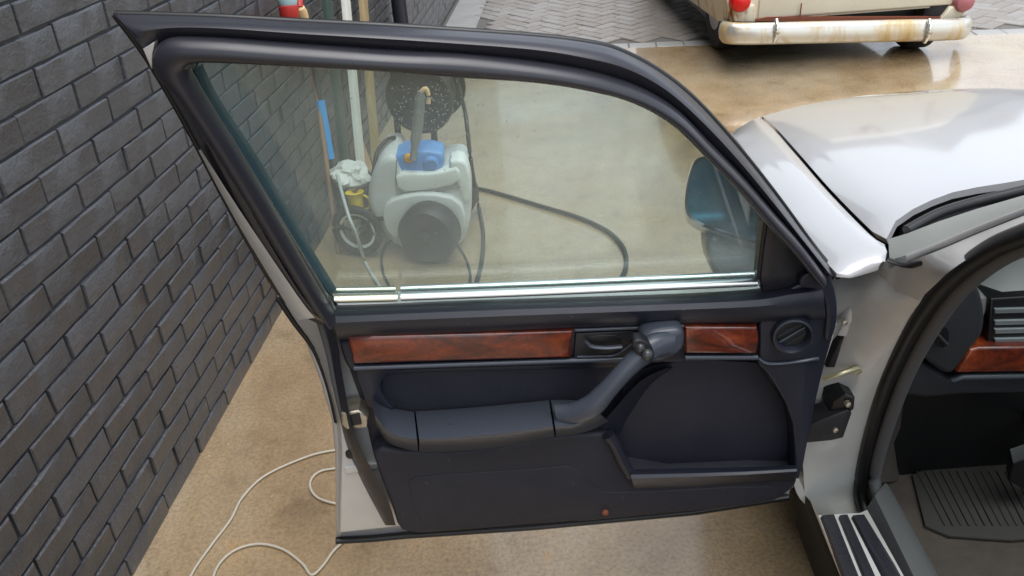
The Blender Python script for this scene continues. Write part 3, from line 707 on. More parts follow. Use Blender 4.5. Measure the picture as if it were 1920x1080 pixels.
# bonnet: left edge = seam to the wing, rear edge over the scuttle, front edge
seam = [at_z(1662, 448, .925), at_z(1640, 438, .925), at_z(1560, 358, .90), at_z(1500, 290, .865), at_z(1455, 240, .815), at_z(1430, 218, .775)]
rear = [at_z(1662, 448, .925), at_z(1672, 425, .935), at_z(1690, 405, .945), at_z(1740, 378, .955), at_z(1800, 357, .962), at_z(1920, 337, .972)]
rx_end = Vector((1.30, 1.19, .985)); rear += [Vector((1.05, rear[-1].y+.03, .98)), rx_end, Vector((1.62, 1.15, .975)), Vector((1.95, 1.06, .94))]
front = [at_z(1430, 218, .775), at_z(1500, 199, .785), at_z(1570, 187, .79), at_z(1640, 178, .795), at_z(1750, 171, .80), at_z(1920, 168, .805), Vector((1.55, 2.10, .805)), Vector((1.85, 2.02, .785))]
def pl_resample(P, n):
    d = [0]
    for a, b_ in zip(P, P[1:]): d.append(d[-1]+(b_-a).length)
    out = []
    for k in range(n):
        t = d[-1]*k/(n-1); i = max(0, min(len(P)-2, next((j for j in range(len(d)-1) if d[j+1] >= t-1e-9), len(P)-2)))
        u = (t-d[i])/max(1e-9, d[i+1]-d[i]); out.append(P[i].lerp(P[i+1], min(1, max(0, u))))
    return out
def vcr(P, sub): return [Vector(p) for p in cr([tuple(p) for p in P], sub)]
NX, NYR = 36, 26
rr_ = pl_resample(vcr(rear, 6), NX); ff_ = pl_resample(vcr(front, 6), NX); ss_ = pl_resample(vcr(seam, 6), NYR)
rows = []
for j in range(NYR):
    t = j/(NYR-1); row = []
    base0 = rr_[0].lerp(ff_[0], t); dlt = ss_[j]-base0
    for i in range(NX):
        u = i/(NX-1); p = rr_[i].lerp(ff_[i], t)
        fade = max(0.0, 1-u*1.6)
        p = p+dlt*fade
        # crown along the length away from the seam and a soft crease
        p.z += (0.042*math.sin(math.pi*min(1, t*0.98))**0.9)*(1-fade)
        p.z += 0.010*math.exp(-((u-0.42)/0.06)**2)*math.sin(math.pi*t)
        row.append(p)
    rows.append(row)
bon_rows = rows
cpart('bonnet', loft(rows, 60, thick=0.012), 'silver')
# wing: from the seam over the shoulder and down the flank
seam_w = [at_z(1660, 494, .912), at_z(1668, 472, .922)] + seam
sh = [at_z(1648, 500, .908), at_z(1610, 511, .906), at_z(1572, 515, .905), at_z(1535, 470, .90), at_z(1470, 385, .875), at_z(1420, 315, .845), at_z(1382, 262, .80), at_z(1372, 250, .765)]
s2 = pl_resample(vcr(seam_w, 6), 44); sh2 = pl_resample(vcr(sh, 6), 44)
rows = [[p+Vector((-0.004, 0, -0.004)) for p in s2]]
for t, dz in ((0.12, 0.003), (0.35, 0.006), (0.6, 0.006), (0.82, 0.004), (1.0, 0.0)):
    rows.append([p.lerp(q_, t)+Vector((0, 0, dz)) for p, q_ in zip(s2, sh2)])
rows.append([p+Vector((0.0, 0.0, -0.006)) for p in sh2]); rows.append([p+Vector((0.001, 0.006, -0.009)) for p in sh2])
cpart('wing', loft(rows, 50), 'silver')
kf = min(range(len(sh2)), key=lambda i: (sh2[i]-sh[2]).length)+1
rows = [[Vector((p.x+dx, p.y, p.z+dz)) for p in sh2[kf:]] for dx, dz in ((0.0, -0.001), (-0.010, -0.012), (-0.018, -0.06), (-0.012, -0.2), (0.0, -0.36), (0.02, -0.48))]
cpart('wing_flank', loft(rows, 50), 'silver')
cpart('wing_gap_shade', prism([at_y(x, y, 1.145) for x, y in ((1560, 512), (1632, 512), (1618, 548), (1606, 580), (1570, 610))], (0, 0.02, 0)), 'dark_plastic')  # dark plate put in for the shade under the wing tip
# nose below the bonnet, front wheel
nose_top = [p+Vector((0, 0.004, -0.004)) for p in ff_]
rows = [nose_top] + [[p+Vector((0, dy, dz)) for p in nose_top] for dy, dz in ((0.05, -0.05), (0.08, -0.15), (0.09, -0.35), (0.05, -0.55))]
cpart('nose', loft(rows, 50), 'silver')
cpart('wheel_housing', box((0.62, 1.25, 0.22), (1.9, 2.05, 0.74), 0.03), 'rubber')
wh = cpart('wheel', lathe([(0.02, -0.09), (0.19, -0.09), (0.24, -0.10), (0.29, -0.085), (0.30, -0.05), (0.30, 0.05), (0.29, 0.085), (0.24, 0.095), (0.02, 0.095)], (0.70, 1.72, 0.30), (1, 0, 0), 36), 'tyre')
obj('rim', lathe([(0.01, -0.02), (0.16, -0.015), (0.185, -0.025), (0.19, 0.0)], (0.62, 1.72, 0.30), (1, 0, 0), 32), 'rim', wh)
# scuttle: dark well with wiper, then windscreen foot
scu = [[p+Vector((0.0, -0.002, -0.035)) for p in rr_]]
scu.append([p+Vector((0.0, -0.05, -0.030)) for p in rr_]); scu.append([p+Vector((0.0, -0.12, -0.004)) for p in rr_])
cpart('scuttle', loft(scu, 40), 'dark_plastic')
wp = [at_z(1700, 432, .955), at_z(1760, 400, .966), at_z(1830, 378, .972), at_z(1920, 356, .98)]
wp += [wp[-1]+(wp[-1]-wp[-2])*1.0]
cpart('wiper_arm', tube(wp, 0.008, 8, sub=4), 'rubber')
def SP_(x, y): return on_plane(x, y, Vector((0.655, 0, 0.36)), Vector((1, 0, 0.12)))
# windscreen pillar: bright outer strip, gutter, painted inner flange
def pil(pts, zs): return [at_z(x, y, z) for (x, y), z in zip(pts, zs)]
zB = [0.895, 0.955, 0.99, 1.03, 1.075, 1.13]
zA = [0.925, 0.955, 0.99, 1.03, 1.075, 1.13]
e0 = pil([(1666, 448), (1700, 438), (1760, 415), (1830, 392), (1920, 366), (2040, 330)], zA)
e1 = pil([(1668, 488), (1702, 478), (1762, 455), (1832, 426), (1920, 393), (2040, 345)], zA)
e2 = pil([(1655, 506), (1706, 490), (1766, 467), (1836, 437), (1920, 404), (2040, 356)], zA)
e3 = pil([(1650, 590), (1730, 540), (1784, 506), (1848, 466), (1920, 434), (2040, 392)], zB)
e2[0] = at_y(1618, 520, 1.12); e3[0] = at_y(1622, 650, 1.115); e3[1] = SP_(1738, 548)
cpart('windscreen_edge', loft([e0, [p.lerp(q_, .5)+Vector((-.002, -.002, .004)) for p, q_ in zip(e0, e1)], e1], 50), 'dash_lit')
cpart('windscreen_trim', tube([p.lerp(q_, .5) for p, q_ in zip(e1[1:], e2[1:])], 0.006, 8, sub=3), 'silver')
cpart('gutter_seal', tube([e1[0]]+[p+Vector((0, -0.006, -0.004)) for p in e2[1:]], 0.004, 8, sub=3), 'rubber')
cpart('pillar_flange', loft([vcr(e2, 4), [p.lerp(q_, .5)+Vector((-.005, -.005, 0)) for p, q_ in zip(vcr(e2, 4), vcr(e3, 4))], vcr(e3, 4)], 60), 'silver_inner')
# front post seen in the door gap
PN = Vector((1, 0, 0.12)); PP = Vector((0.668, 0, 0.36))
def SP(x, y, dx=0.0): return on_plane(x, y, PP+Vector((dx, 0, 0)), PN)
seal_px = [(2040, 398), (1920, 440), (1850, 472), (1775, 530), (1722, 600), (1680, 680), (1650, 755), (1626, 840), (1614, 905), (1622, 955), (1648, 1010), (1684, 1085), (1740, 1200), (1830, 1400)]
seal = [SP(x, y) for x, y in seal_px]
cpart('door_seal', tube(seal, 0.013, 12, sub=4), 'rubber')
inner_px = [(2040, 430), (1920, 462), (1856, 496), (1795, 550), (1748, 615), (1706, 690), (1676, 765), (1650, 845), (1640, 900), (1656, 950), (1690, 1010), (1732, 1085), (1800, 1200), (1890, 1400)]
cpart('inner_seal_trim', tube([SP(x, y, 0.02) for x, y in inner_px], 0.012, 12, sub=4), 'seal_grey')
jl_px = [(1560, 505), (1530, 560), (1520, 620), (1515, 700), (1505, 780), (1495, 850), (1488, 900), (1500, 935), (1538, 972)]
jr_px = [(1700, 480), (1745, 548), (1712, 600), (1672, 680), (1642, 755), (1618, 840), (1606, 905), (1604, 935), (1612, 966)]
L_ = [at_y(x, y, 1.16) for x, y in cr(jl_px, 3)]
R_ = [SP(x, y, -0.006) for x, y in cr(jr_px, 3)]
rows = [L_, [p.lerp(q_, .35)+Vector((0, -0.004, 0)) for p, q_ in zip(L_, R_)], [p.lerp(q_, .75)+Vector((-0.004, -0.004, 0)) for p, q_ in zip(L_, R_)], R_]
cpart('front_post', loft(rows, 60), 'silver_inner')
# hinge, check strap, bolt on the post
def post(x, y, d=0.0):
    t = max(0, min(1, (x-1540)/90)); return at_y(x, y, 1.135-d-0.03*t)
cpart('upper_hinge', prism([post(1592, 578, .03), post(1606, 576, .03), post(1588, 632, .03), post(1568, 630, .03)], (0, 0.03, 0), 0.003), 'silver')
cpart('upper_hinge_leaf', prism([post(1574, 636, .02), post(1584, 632, .02), post(1566, 690, .02), post(1550, 690, .02)], (0, 0.05, 0), 0.003), 'dark_plastic')
cpart('lower_hinge', prism([post(1515, 795, .035), post(1590, 768, .035), post(1598, 776, .035), post(1582, 822, .035), post(1560, 826, .035), post(1510, 832, .035)], (0, 0.04, 0), 0.004), 'dark_plastic')
cpart('lower_hinge_cup', prism([post(1556, 772, .03), post(1560, 752, .03), post(1585, 738, .03), post(1604, 746, .03), post(1602, 768, .03), post(1590, 778, .03)], (0, 0.04, 0), 0.004), 'rubber')
for bx_, by_ in ((1583, 604), (1566, 806), (1590, 758)):
    cpart('hinge_bolt', lathe([(0.0055, 0.006), (0.0055, -0.003), (0.004, -0.0045), (0.0005, -0.005)], post(bx_, by_, .038), (0, 1, 0), 6), 'steel')
cpart('door_wire', tube([post(1545, 710, .03), post(1570, 702, .035), post(1590, 696, .03), post(1608, 690, .02)], 0.005, 8, sub=3), 'brass')
cpart('wire_grommet', lathe([(0.012, 0.01), (0.011, -0.004), (0.006, -0.008), (0.0005, -0.009)], post(1608, 690, .012), (0, 1, 0), 16), 'brass')
# sill: black skirt, silver ledge with tread strips, inner trim
def run(x0, y0, x1, y1, z):
    a, b_ = at_z(x0, y0, z), at_z(x1, y1, z); d = (b_-a); d = d/abs(d.y)
    return [a, b_, b_+d*(b_.y+0.9)]
def strip(pa, pb): return [pa, pb]
k0 = run(1494, 926, 1552, 1078, .20); k1 = run(1500, 918, 1560, 1078, .29); k2 = run(1520, 940, 1575, 1078, .33)
k3 = run(1534, 966, 1578, 1078, .335); k4 = run(1612, 962, 1672, 1078, .335); k5 = run(1625, 960, 1690, 1078, .34)
cpart('sill_skirt', loft([[p+Vector((0.01, 0, -0.1)) for p in k0], k0, k1, [p.lerp(q_, .97) for p, q_ in zip(k1, k2)]], 50), 'skirt')
cpart('sill', loft([[p.lerp(q_, .97) for p, q_ in zip(k1, k2)], k3, k4, [p+Vector((0, 0, 0.006)) for p in k5]], 40), 'silver_inner')
for (xa, xb, xc, xd) in ((1538, 1566, 1578, 1610), (1572, 1590, 1616, 1640), (1596, 1622, 1652, 1690)):
    l_ = run(xa, 970, xc, 1078, .338); r_ = run(xb, 968, xd, 1078, .338)
    mid = [p.lerp(q_, .5)+Vector((0, 0, 0.006)) for p, q_ in zip(l_, r_)]
    cpart('tread_strip', loft([[p-Vector((0, 0, .004)) for p in l_], [p.lerp(q_, .2)+Vector((0, 0, .004)) for p, q_ in zip(l_, mid)], mid, [p.lerp(q_, .8)+Vector((0, 0, .004)) for p, q_ in zip(mid, r_)], [p-Vector((0, 0, .004)) for p in r_]], 60), 'frame_black')
i0 = run(1640, 930, 1712, 1078, .36); i1 = run(1660, 905, 1745, 1078, .35); i2 = run(1668, 912, 1758, 1078, .28)
cpart('inner_sill_trim', loft([[p-Vector((.01, 0, .03)) for p in i0], i0, i1, i2], 50), 'seal_grey')

# ---- interior
def IY(x, y, Y): return at_y(x, y, Y)
fl = [[Vector((x, y, z)) for x in (0.66, 0.8, 0.95, 1.1, 1.3)] for y, z in ((-0.9, .25), (0.5, .25), (0.9, .25), (1.26, .255), (1.38, .36), (1.46, .52), (1.5, .8))]
cpart('carpet', loft(fl, 60), 'carpet')
fm = [at_z(1710, 890, .263), at_z(1760, 868, .263), at_z(1900, 862, .263), at_z(1990, 870, .263), at_z(2010, 1000, .263), at_z(1900, 1012, .263), at_z(1780, 1004, .263), at_z(1735, 985, .263)]
fmat = cpart('floor_mat', prism(fm, (0, 0, -0.006), 0.002), 'mat_rubber')
for k in range(18):
    x0 = 1720+k*15
    obj('mat_rib', tube([at_z(x0, 884, .2645), at_z(x0+52, 985, .2645)], 0.002, 6), 'mat_rubber', fmat)
cpart('tunnel', box((1.25, -0.9, 0.2), (1.45, 1.3, 0.62), 0.05), 'carpet')
cpart('kick_panel', loft([[SP(1660, 740, .03), SP(1640, 830, .03), SP(1650, 905, .03)], [IY(1712, 745, 1.30), IY(1700, 830, 1.30), IY(1700, 900, 1.28)]]), 'carpet')
cpart('pedal', prism([IY(1892, 905, 1.12), IY(1900, 870, 1.12), IY(1960, 850, 1.12), IY(1990, 915, 1.12), IY(1920, 920, 1.12)], (0, 0.02, 0.02), 0.005), 'rubber')
cpart('pedal_arm', tube([IY(1940, 880, 1.13), IY(1930, 800, 1.22), IY(1925, 740, 1.29)], 0.010, 8), 'rubber')
dy = 1.12
cpart('dash_top', loft([[IY(1800, 520, 1.18), IY(1870, 478, 1.18), IY(1960, 440, 1.18), IY(2300, 380, 1.18)], [IY(1832, 560, dy), IY(1880, 556, dy), IY(1960, 552, dy), IY(2300, 540, dy)], [IY(1842, 600, dy+.01), IY(1880, 640, dy+.01), IY(1960, 640, dy+.01), IY(2300, 630, dy+.01)]], 50), 'dash_lit')
cap_ = [(1702, 628), (1725, 590), (1760, 555), (1800, 528), (1822, 524), (1840, 545), (1850, 590), (1846, 628), (1826, 652), (1800, 690), (1780, 706), (1752, 690), (1718, 660)]
cpart('dash_end_cap', prism([IY(x, y, dy-.025) for x, y in chaikin(cap_, 2)], (0, 0.10, 0), 0.018, 4), 'dash_dark')
kn = cpart('light_switch', prism([IY(x, y, dy-.034) for x, y in chaikin([(1752, 612), (1766, 606), (1780, 618), (1782, 640), (1770, 656), (1756, 648)], 2)], (0, 0.012, 0), 0.003), 'rubber')
obj('switch_bar', tube([IY(1757, 626, dy-.038), IY(1776, 646, dy-.038)], 0.0035, 6), 'dash_dark', kn)
vn = cpart('dash_vent', prism([IY(x, y, dy-.012) for x, y in ((1858, 560), (1990, 552), (1990, 648), (1852, 648))], (0, 0.05, 0), 0.004), 'rubber')
for y_ in (580, 602, 618, 636):
    obj('vent_slat', prism([IY(1866, y_, dy-.017), IY(1985, y_-3, dy-.017), IY(1985, y_+5, dy-.013), IY(1866, y_+8, dy-.013)], (0, 0.02, 0), 0.001), 'slat_lit', vn)
cpart('dash_wood_strip', prism([IY(x, y, dy-.03) for x, y in ((1796, 700), (1820, 656), (1836, 652), (1990, 650), (1990, 697))], (0, 0.04, 0), 0.005), 'burl_wood')
low = [(1676, 660), (1716, 668), (1752, 694), (1782, 710), (1800, 702), (1990, 700), (1990, 738), (1800, 742), (1740, 748), (1694, 742), (1680, 715)]
cpart('lower_dash', prism([IY(x, y, dy-.005) for x, y in low], (0, 0.16, 0), 0.010), 'dash_dark')
cpart('dash_ledge', tube([IY(1786, 712, dy-.014), IY(1804, 706, dy-.02), IY(1990, 703, dy-.02)], 0.006, 8), 'trim_lit')
cpart('bulkhead', box((0.72, 1.30, 0.5), (1.95, 1.36, 0.93)), 'dark_plastic')
# cabin behind the door opening (keeps the interior dark)
cpart('roof', box((0.78, -1.6, 1.36), (1.75, 0.35, 1.39), 0.01), 'silver')
cpart('far_side', box((1.92, -1.7, 0.2), (1.97, 1.3, 1.0), 0.01), 'silver')
cpart('rear_body', box((0.55, -2.6, 0.2), (1.97, -1.0, 0.95), 0.04), 'silver')
ws = [Vector((0.62, 1.0, .98)), Vector((1.92, 1.05, .98)), Vector((1.72, 0.36, 1.37)), Vector((0.80, 0.36, 1.37))]
cpart('windscreen', prism(ws, (0, 0.003, 0.004)), 'screen_glass')
cpart('driver_seat', box((0.80, -0.55, 0.27), (1.25, -0.1, 0.5), 0.05), 'dash_dark')

# ================================================================== OLD CREAM CAR AT THE FAR SIDE
VY = 4.95                                   # plane of its bumper
vl, vr = at_y(1352, 62, VY), at_y(1812, 56, VY)
vroot = Vector(((vl.x+vr.x)/2, VY+1.6, 0))
van = thing('old_car', vroot, 'rusty cream vintage car with a chrome bumper parked across the yard', 'car')
def V(x, y, d=0.0): return at_y(x, y, VY+d)
# body: tail built from sections running forward
zt = lambda x, y, d: V(x, y, d)
def sect(y, ztop, wd, zb):
    c = vroot.x; h = wd/2
    return [Vector((c-h*0.96, y, zb)), Vector((c-h, y, zb+0.12)), Vector((c-h, y, zb+0.5)), Vector((c-h*0.94, y, ztop*0.8)), Vector((c-h*0.75, y, ztop)), Vector((c, y, ztop+0.03)),
            Vector((c+h*0.75, y, ztop)), Vector((c+h*0.94, y, ztop*0.8)), Vector((c+h, y, zb+0.5)), Vector((c+h, y, zb+0.12)), Vector((c+h*0.96, y, zb))]
zb = V(1500, 36, 0.06).z
wid = (vr-vl).length
rows = [sect(VY+0.10, 1.34, wid*0.93, zb), sect(VY+0.3, 1.42, wid*0.96, zb-0.03), sect(VY+1.2, 1.45, wid*0.98, zb-0.05), sect(VY+1.9, 1.42, wid*0.98, zb-0.05), sect(VY+2.4, 0.95, wid*0.97, zb-0.05), sect(VY+3.3, 0.85, wid*0.92, zb-0.03)]
obj('body', loft(rows, 45, closed=True, cap=True), 'rust_cream', van)
obj('underbody', box((vroot.x-wid*0.40, VY+0.2, 0.14), (vroot.x+wid*0.40, VY+3.2, zb+0.05), 0.02), 'rubber', van)
tg_z = V(1600, 24, 0.08).z
tl_, tr_ = V(1420, 24, .085), V(1790, 20, .085)
tail = [Vector((tl_.x, VY+.085, tg_z)), Vector((tr_.x, VY+.085, tg_z)), Vector((tr_.x-.03, VY+.14, tg_z+.85)), Vector((tl_.x+.03, VY+.14, tg_z+.85))]
tgo = obj('tailgate', prism(tail, (0, 0.05, 0), 0.015), 'cream', van)
rw = [Vector((tl_.x+.14, VY+.108, tg_z+.45)), Vector((tr_.x-.14, VY+.108, tg_z+.45)), Vector((tr_.x-.2, VY+.128, tg_z+.78)), Vector((tl_.x+.2, VY+.128, tg_z+.78))]
obj('rear_window', prism(rw, (0, 0.012, 0), 0.004), 'far_glass', tgo)
obj('tailgate_mark', tube([V(1500, 30, .07), V(1503, 6, .07)], 0.004, 6), 'rust_spot', tgo)
obj('rust_gap', prism([V(1400, 40, .075), V(1440, 32, .075), V(1780, 32, .075), V(1776, 41, .075), V(1600, 39, .075)], (0, 0.03, 0)), 'rust_spot', van)
for px, m_ in ((1390, 'red_lens'), (1810, 'pink_lens')):
    lp = V(px, 4, 0.05)
    obj('tail_light', lathe([(0.062, 0.06), (0.062, 0.01), (0.052, -0.012), (0.03, -0.022), (0.0005, -0.026)], lp, (0, 1, 0), 24), m_, van)
# rusted corner patches either side
obj('corner_panel', prism([V(1374, 10, .06), V(1416, 10, .06), V(1416, 42, .06), V(1376, 42, .06)], (0, 0.05, 0), 0.012), 'rust_cream', van)
obj('corner_panel', prism([V(1782, 14, .06), V(1830, 2, .06), V(1800, 34, .06), V(1760, 42, .06)], (0, 0.05, 0), 0.012), 'rust_cream', van, 'badly rusted corner under the pink lamp')
# bumper: swept bar with turned-in ends
bp_ = [(1372, 52, .38), (1358, 56, .20), (1364, 62, .06), (1400, 64, .0), (1500, 62, -.02), (1600, 60, -.03), (1700, 58, -.02), (1780, 56, .0), (1806, 54, .06), (1810, 50, .2), (1800, 48, .38)]
P = [V(x, y, d) for x, y, d in cr(bp_, 4)]
hb = (V(1600, 38, 0).z-V(1600, 79, 0).z)/2
rows = []
for i, p in enumerate(P):
    d = (P[min(len(P)-1, i+1)]-P[max(0, i-1)]); d.z = 0; d.normalize(); n_ = Vector((d.y, -d.x, 0)); up = Vector((0, 0, 1))
    rows.append([p+up*hb+n_*-.01, p+up*hb*.93+n_*.012, p+up*hb*.6+n_*.028, p+n_*.034, p-up*hb*.6+n_*.028, p-up*hb*.93+n_*.012, p-up*hb+n_*-.01, p-n_*.012])
bumper = obj('bumper', loft(rows, 60, closed=True, cap=True), 'old_chrome', van)
for px in (1455, 1740):
    q_ = V(px, 59, -.05)
    obj('bumper_bracket', tube([q_+Vector((0, 0.015, hb*1.02)), q_+Vector((0, -0.012, hb*.5)), q_+Vector((0, -0.016, 0)), q_+Vector((0, -0.012, -hb*.5)), q_+Vector((0, 0.015, -hb*1.02))], 0.012, 8, sub=3), 'chrome', bumper)
    obj('bumper_bolt', lathe([(0.014, 0.008), (0.013, -0.006), (0.0005, -0.012)], q_+Vector((0.0, -0.026, 0.0)), (0, 1, 0), 12), 'steel', bumper)
for gx in (at_z(1358, 98, 0), at_z(1712, 97, 0)):
    ww = obj('wheel', lathe([(0.02, -0.085), (0.19, -0.085), (0.26, -0.08), (0.285, -0.05), (0.285, 0.05), (0.26, 0.08), (0.19, 0.085), (0.02, 0.085)], (gx.x+.03, gx.y+.12, 0.285), (1, 0, 0), 32), 'tyre', van)
    obj('rim', lathe([(0.01, -0.02), (0.15, -0.012), (0.17, 0.0)], (gx.x-.045, gx.y+.12, 0.285), (1, 0, 0), 24), 'rim', ww)
for wx in (vroot.x-wid*.36, vroot.x+wid*.36):
    ww = obj('wheel', lathe([(0.02, -0.085), (0.19, -0.085), (0.26, -0.08), (0.285, -0.05), (0.285, 0.05), (0.26, 0.08), (0.19, 0.085), (0.02, 0.085)], (wx, VY+2.85, 0.285), (1, 0, 0), 32), 'tyre', van)

# ================================================================== PRESSURE WASHER BEHIND THE GLASS
WYP = 2.92
def Wp(x, y, d=0.0): return at_y(x, y, WYP+d)
wbase = at_z(790, 480, 0)
wash = thing('pressure_washer', (wbase.x, WYP+.15, 0), 'grey and blue pressure washer with thick black wheels seen through the window', 'pressure washer')
bodyp = chaikin([(704, 300), (744, 288), (756, 326), (790, 332), (832, 318), (866, 312), (882, 330), (886, 386), (878, 440), (858, 472), (764, 476), (726, 452), (682, 386)], 2)
obj('body', prism([Wp(x, y, .02) for x, y in bodyp], (0, 0.26, 0.0), 0.03, 4), 'washer_grey', wash)
obj('front_cover', prism([Wp(x, y, 0.0) for x, y in chaikin([(742, 324), (800, 326), (838, 320), (860, 312), (864, 346), (800, 358), (744, 362)], 1)], (0, 0.06, 0), 0.012, 3), 'washer_pale', wash)
obj('side_shoulder', prism([Wp(x, y, 0.01) for x, y in chaikin([(838, 306), (864, 298), (880, 314), (884, 370), (872, 388), (854, 340)], 1)], (0, 0.10, 0), 0.014, 3), 'washer_pale', wash)
obj('wheel_arch', prism([Wp(x, y, -0.02) for x, y in chaikin([(716, 392), (740, 372), (800, 362), (862, 374), (876, 420), (858, 452), (852, 408), (800, 384), (764, 400), (752, 440), (742, 452), (720, 430)], 1)], (0, 0.10, 0), 0.012, 3), 'washer_grey', wash)
tk = obj('tank_top', prism([Wp(x, y, 0.03) for x, y in chaikin([(738, 284), (828, 282), (834, 306), (820, 324), (740, 328)], 1)], (0, 0.12, 0), 0.014, 3), 'washer_blue', wash)
obj('filler_cap', lathe([(0.03, 0.02), (0.03, -0.01), (0.024, -0.016), (0.0005, -0.017)], Wp(808, 306, 0.03), (0, 1, 0.2), 20), 'washer_blue', tk)
obj('dial', lathe([(0.018, 0.02), (0.018, -0.008), (0.013, -0.014), (0.0005, -0.015)], Wp(766, 296, 0.028), (0, 1, 0.1), 18), 'orange_plastic', tk)
wr = 0.120
for k, (px, py, d) in enumerate(((806, 438, -0.06), (848, 398, 0.30))):
    c_ = Wp(px, py, d); c_.z = wr+0.001
    ww = obj('wheel', lathe([(0.012, -0.05), (0.055, -0.056), (0.085, -0.06), (0.108, -0.055), (wr, -0.035), (wr, 0.035), (0.108, 0.055), (0.085, 0.058), (0.012, 0.055)], c_, (0.28, 1, 0), 32), 'black_plastic', wash)
    obj('hub', lathe([(0.03, 0.0), (0.028, -0.012), (0.016, -0.018), (0.0005, -0.02)], c_+Vector((-.0145, -.052, 0)), (0.28, 1, 0), 16), 'black_plastic', ww)
obj('body_seam', tube([Wp(x, y, .012) for x, y in ((744, 300), (742, 330), (743, 364), (800, 362), (866, 350))], 0.0022, 6), 'grey_plastic', wash)
obj('carry_bar', tube([Wp(700, 330, .05), Wp(706, 288, .10), Wp(726, 262, .16), Wp(740, 258, .2)], 0.008, 8, sub=4), 'black_plastic', wash)
# lance stood in its socket
ln = [Wp(774, 300, .0), Wp(779, 262, .02), Wp(784, 225, .03), Wp(787, 190, .03), Wp(790, 172, .03)]
obj('lance_grip', tube(ln, 0.019, 12, sub=3, radii=[.013, .020, .022, .021, .019, .015]), 'grey_plastic', wash)
obj('lance_trigger', tube([Wp(790, 172, .03), Wp(798, 166, .03), Wp(803, 178, .03), Wp(803, 194, .03)], 0.009, 10, sub=3), 'peach', wash)
# frame posts and hose drum
drum_c = Wp(800, 172, 0.30)
for dx, yy in ((-0.13, 0), (0.02, 0)):
    b0 = Vector((drum_c.x+dx-.02, WYP+.27, 0.18)); b1 = Vector((drum_c.x+dx, WYP+.38, drum_c.z+.12))
    obj('frame_post', tube([b0, b0.lerp(b1, .5), b1], 0.014, 10), 'black_plastic', wash)
rd_ = 65/F*((drum_c-EYE).dot(fwd))
drum = obj('hose_drum', lathe([(0.03, -0.11), (rd_*0.96, -0.11), (rd_, -0.10), (rd_*0.98, -0.085), (rd_*0.72, -0.08), (rd_*0.80, -0.04), (rd_*0.82, 0.0), (rd_*0.8, 0.04), (rd_*0.72, 0.07), (rd_, 0.075), (rd_, 0.09), (0.03, 0.09)], drum_c, (0.25, 1, 0), 40), 'black_plastic', wash)

# ================================================================== CLUTTER BY THE WALL
# hand cart wheel and load
CY = 2.93
def Cp(x, y, d=0.0): return at_y(x, y, CY+d)
cart = thing('hand_cart', at_z(676, 478, 0), 'low hand cart with a spoked wheel beside the pressure washer', 'cart')
cc = Cp(672, 440); crad = 0.112; cc.z = crad+0.004
tor = []
for k in range(25):
    a = 2*math.pi*k/24; tor.append(cc+Vector((math.cos(a)*0.94, -math.cos(a)*0.3, math.sin(a)))*1.0-cc+cc)
ring = [cc+Vector((math.cos(2*math.pi*k/28)*0.95*(crad-.018), math.cos(2*math.pi*k/28)*-0.25*(crad-.018), math.sin(2*math.pi*k/28)*(crad-.018))) for k in range(28)]
cw = obj('wheel', tube(ring, 0.017, 10, closed=True), 'tyre', cart)
obj('hub', lathe([(0.004, -0.03), (0.018, -0.028), (0.018, 0.028), (0.004, 0.03)], cc, (0.25, 0.97, 0), 16), 'grey_plastic', cw)
rimr = [cc+(p-cc)*0.80 for p in ring]
obj('rim', tube(rimr, 0.008, 8, closed=True), 'washer_pale', cw)
for a in (R(38), R(158), R(278)):
    v_ = Vector((math.cos(a)*0.97, -math.cos(a)*0.25, math.sin(a)))
    obj('spoke', tube([cc+Vector((-.004, -.015, 0)), cc+v_*0.078+Vector((-.004, -.015, 0))], 0.006, 6), 'black_plastic', cw)
cc2 = cc+Vector((0.05, 0.34, 0)); ring = [p-cc+cc2 for p in ring]
obj('wheel', tube(ring, 0.02, 10, closed=True), 'tyre', cart)
obj('axle', tube([cc, cc2], 0.008, 8), 'steel', cart)
pz = cc.z+crad*0.45
obj('platform', prism([cc+Vector((-.10, .05, pz-cc.z)), cc+Vector((.11, .0, pz-cc.z)), cc+Vector((.17, .28, pz-cc.z)), cc+Vector((-.04, .33, pz-cc.z))], (0, 0, -0.014), 0.002), 'black_plastic', cart)
for s_, b0 in ((0.04, (0.03, 0.03)), (0.10, (0.09, 0.27))):
    obj('strut', tube([cc+Vector((b0[0], b0[1], pz-cc.z-.01)), cc+Vector((s_, b0[1], 0))], 0.008, 8), 'black_plastic', cart)
# grey bucket with crumpled white sheet, yellow scoop
bk = cc+Vector((-0.01, 0.18, 0)); bk.z = pz
tub = thing('bucket', bk, 'grey bucket stuffed with crumpled white plastic on the hand cart', 'bucket')
obj('pail', lathe([(0.02, 0.0), (0.072, 0.0), (0.084, 0.09), (0.089, 0.094), (0.089, 0.104), (0.080, 0.10), (0.07, 0.01), (0.02, 0.008)], bk, (0, 0, 1), 28), 'grey_plastic', tub)
bm = bmesh.new(); bmesh.ops.create_icosphere(bm, subdivisions=4, radius=0.078); rn = random.Random(5)
from mathutils import noise as mn
for v in bm.verts:
    d_ = mn.fractal(v.co*14, 1.0, 2.0, 4)*0.035; v.co += v.co.normalized()*d_; v.co.z *= 0.75; v.co += bk+Vector((-0.015, 0, 0.115))
obj('crumpled_sheet', finish(bm, 25), 'white_plastic', tub)
yb = cc+Vector((0.0, 0.06, 0)); yb.z = pz
jug = thing('scoop', yb, 'small yellow plastic scoop standing at the front of the hand cart', 'scoop')
yy0, yy1 = 0.028, 0.036
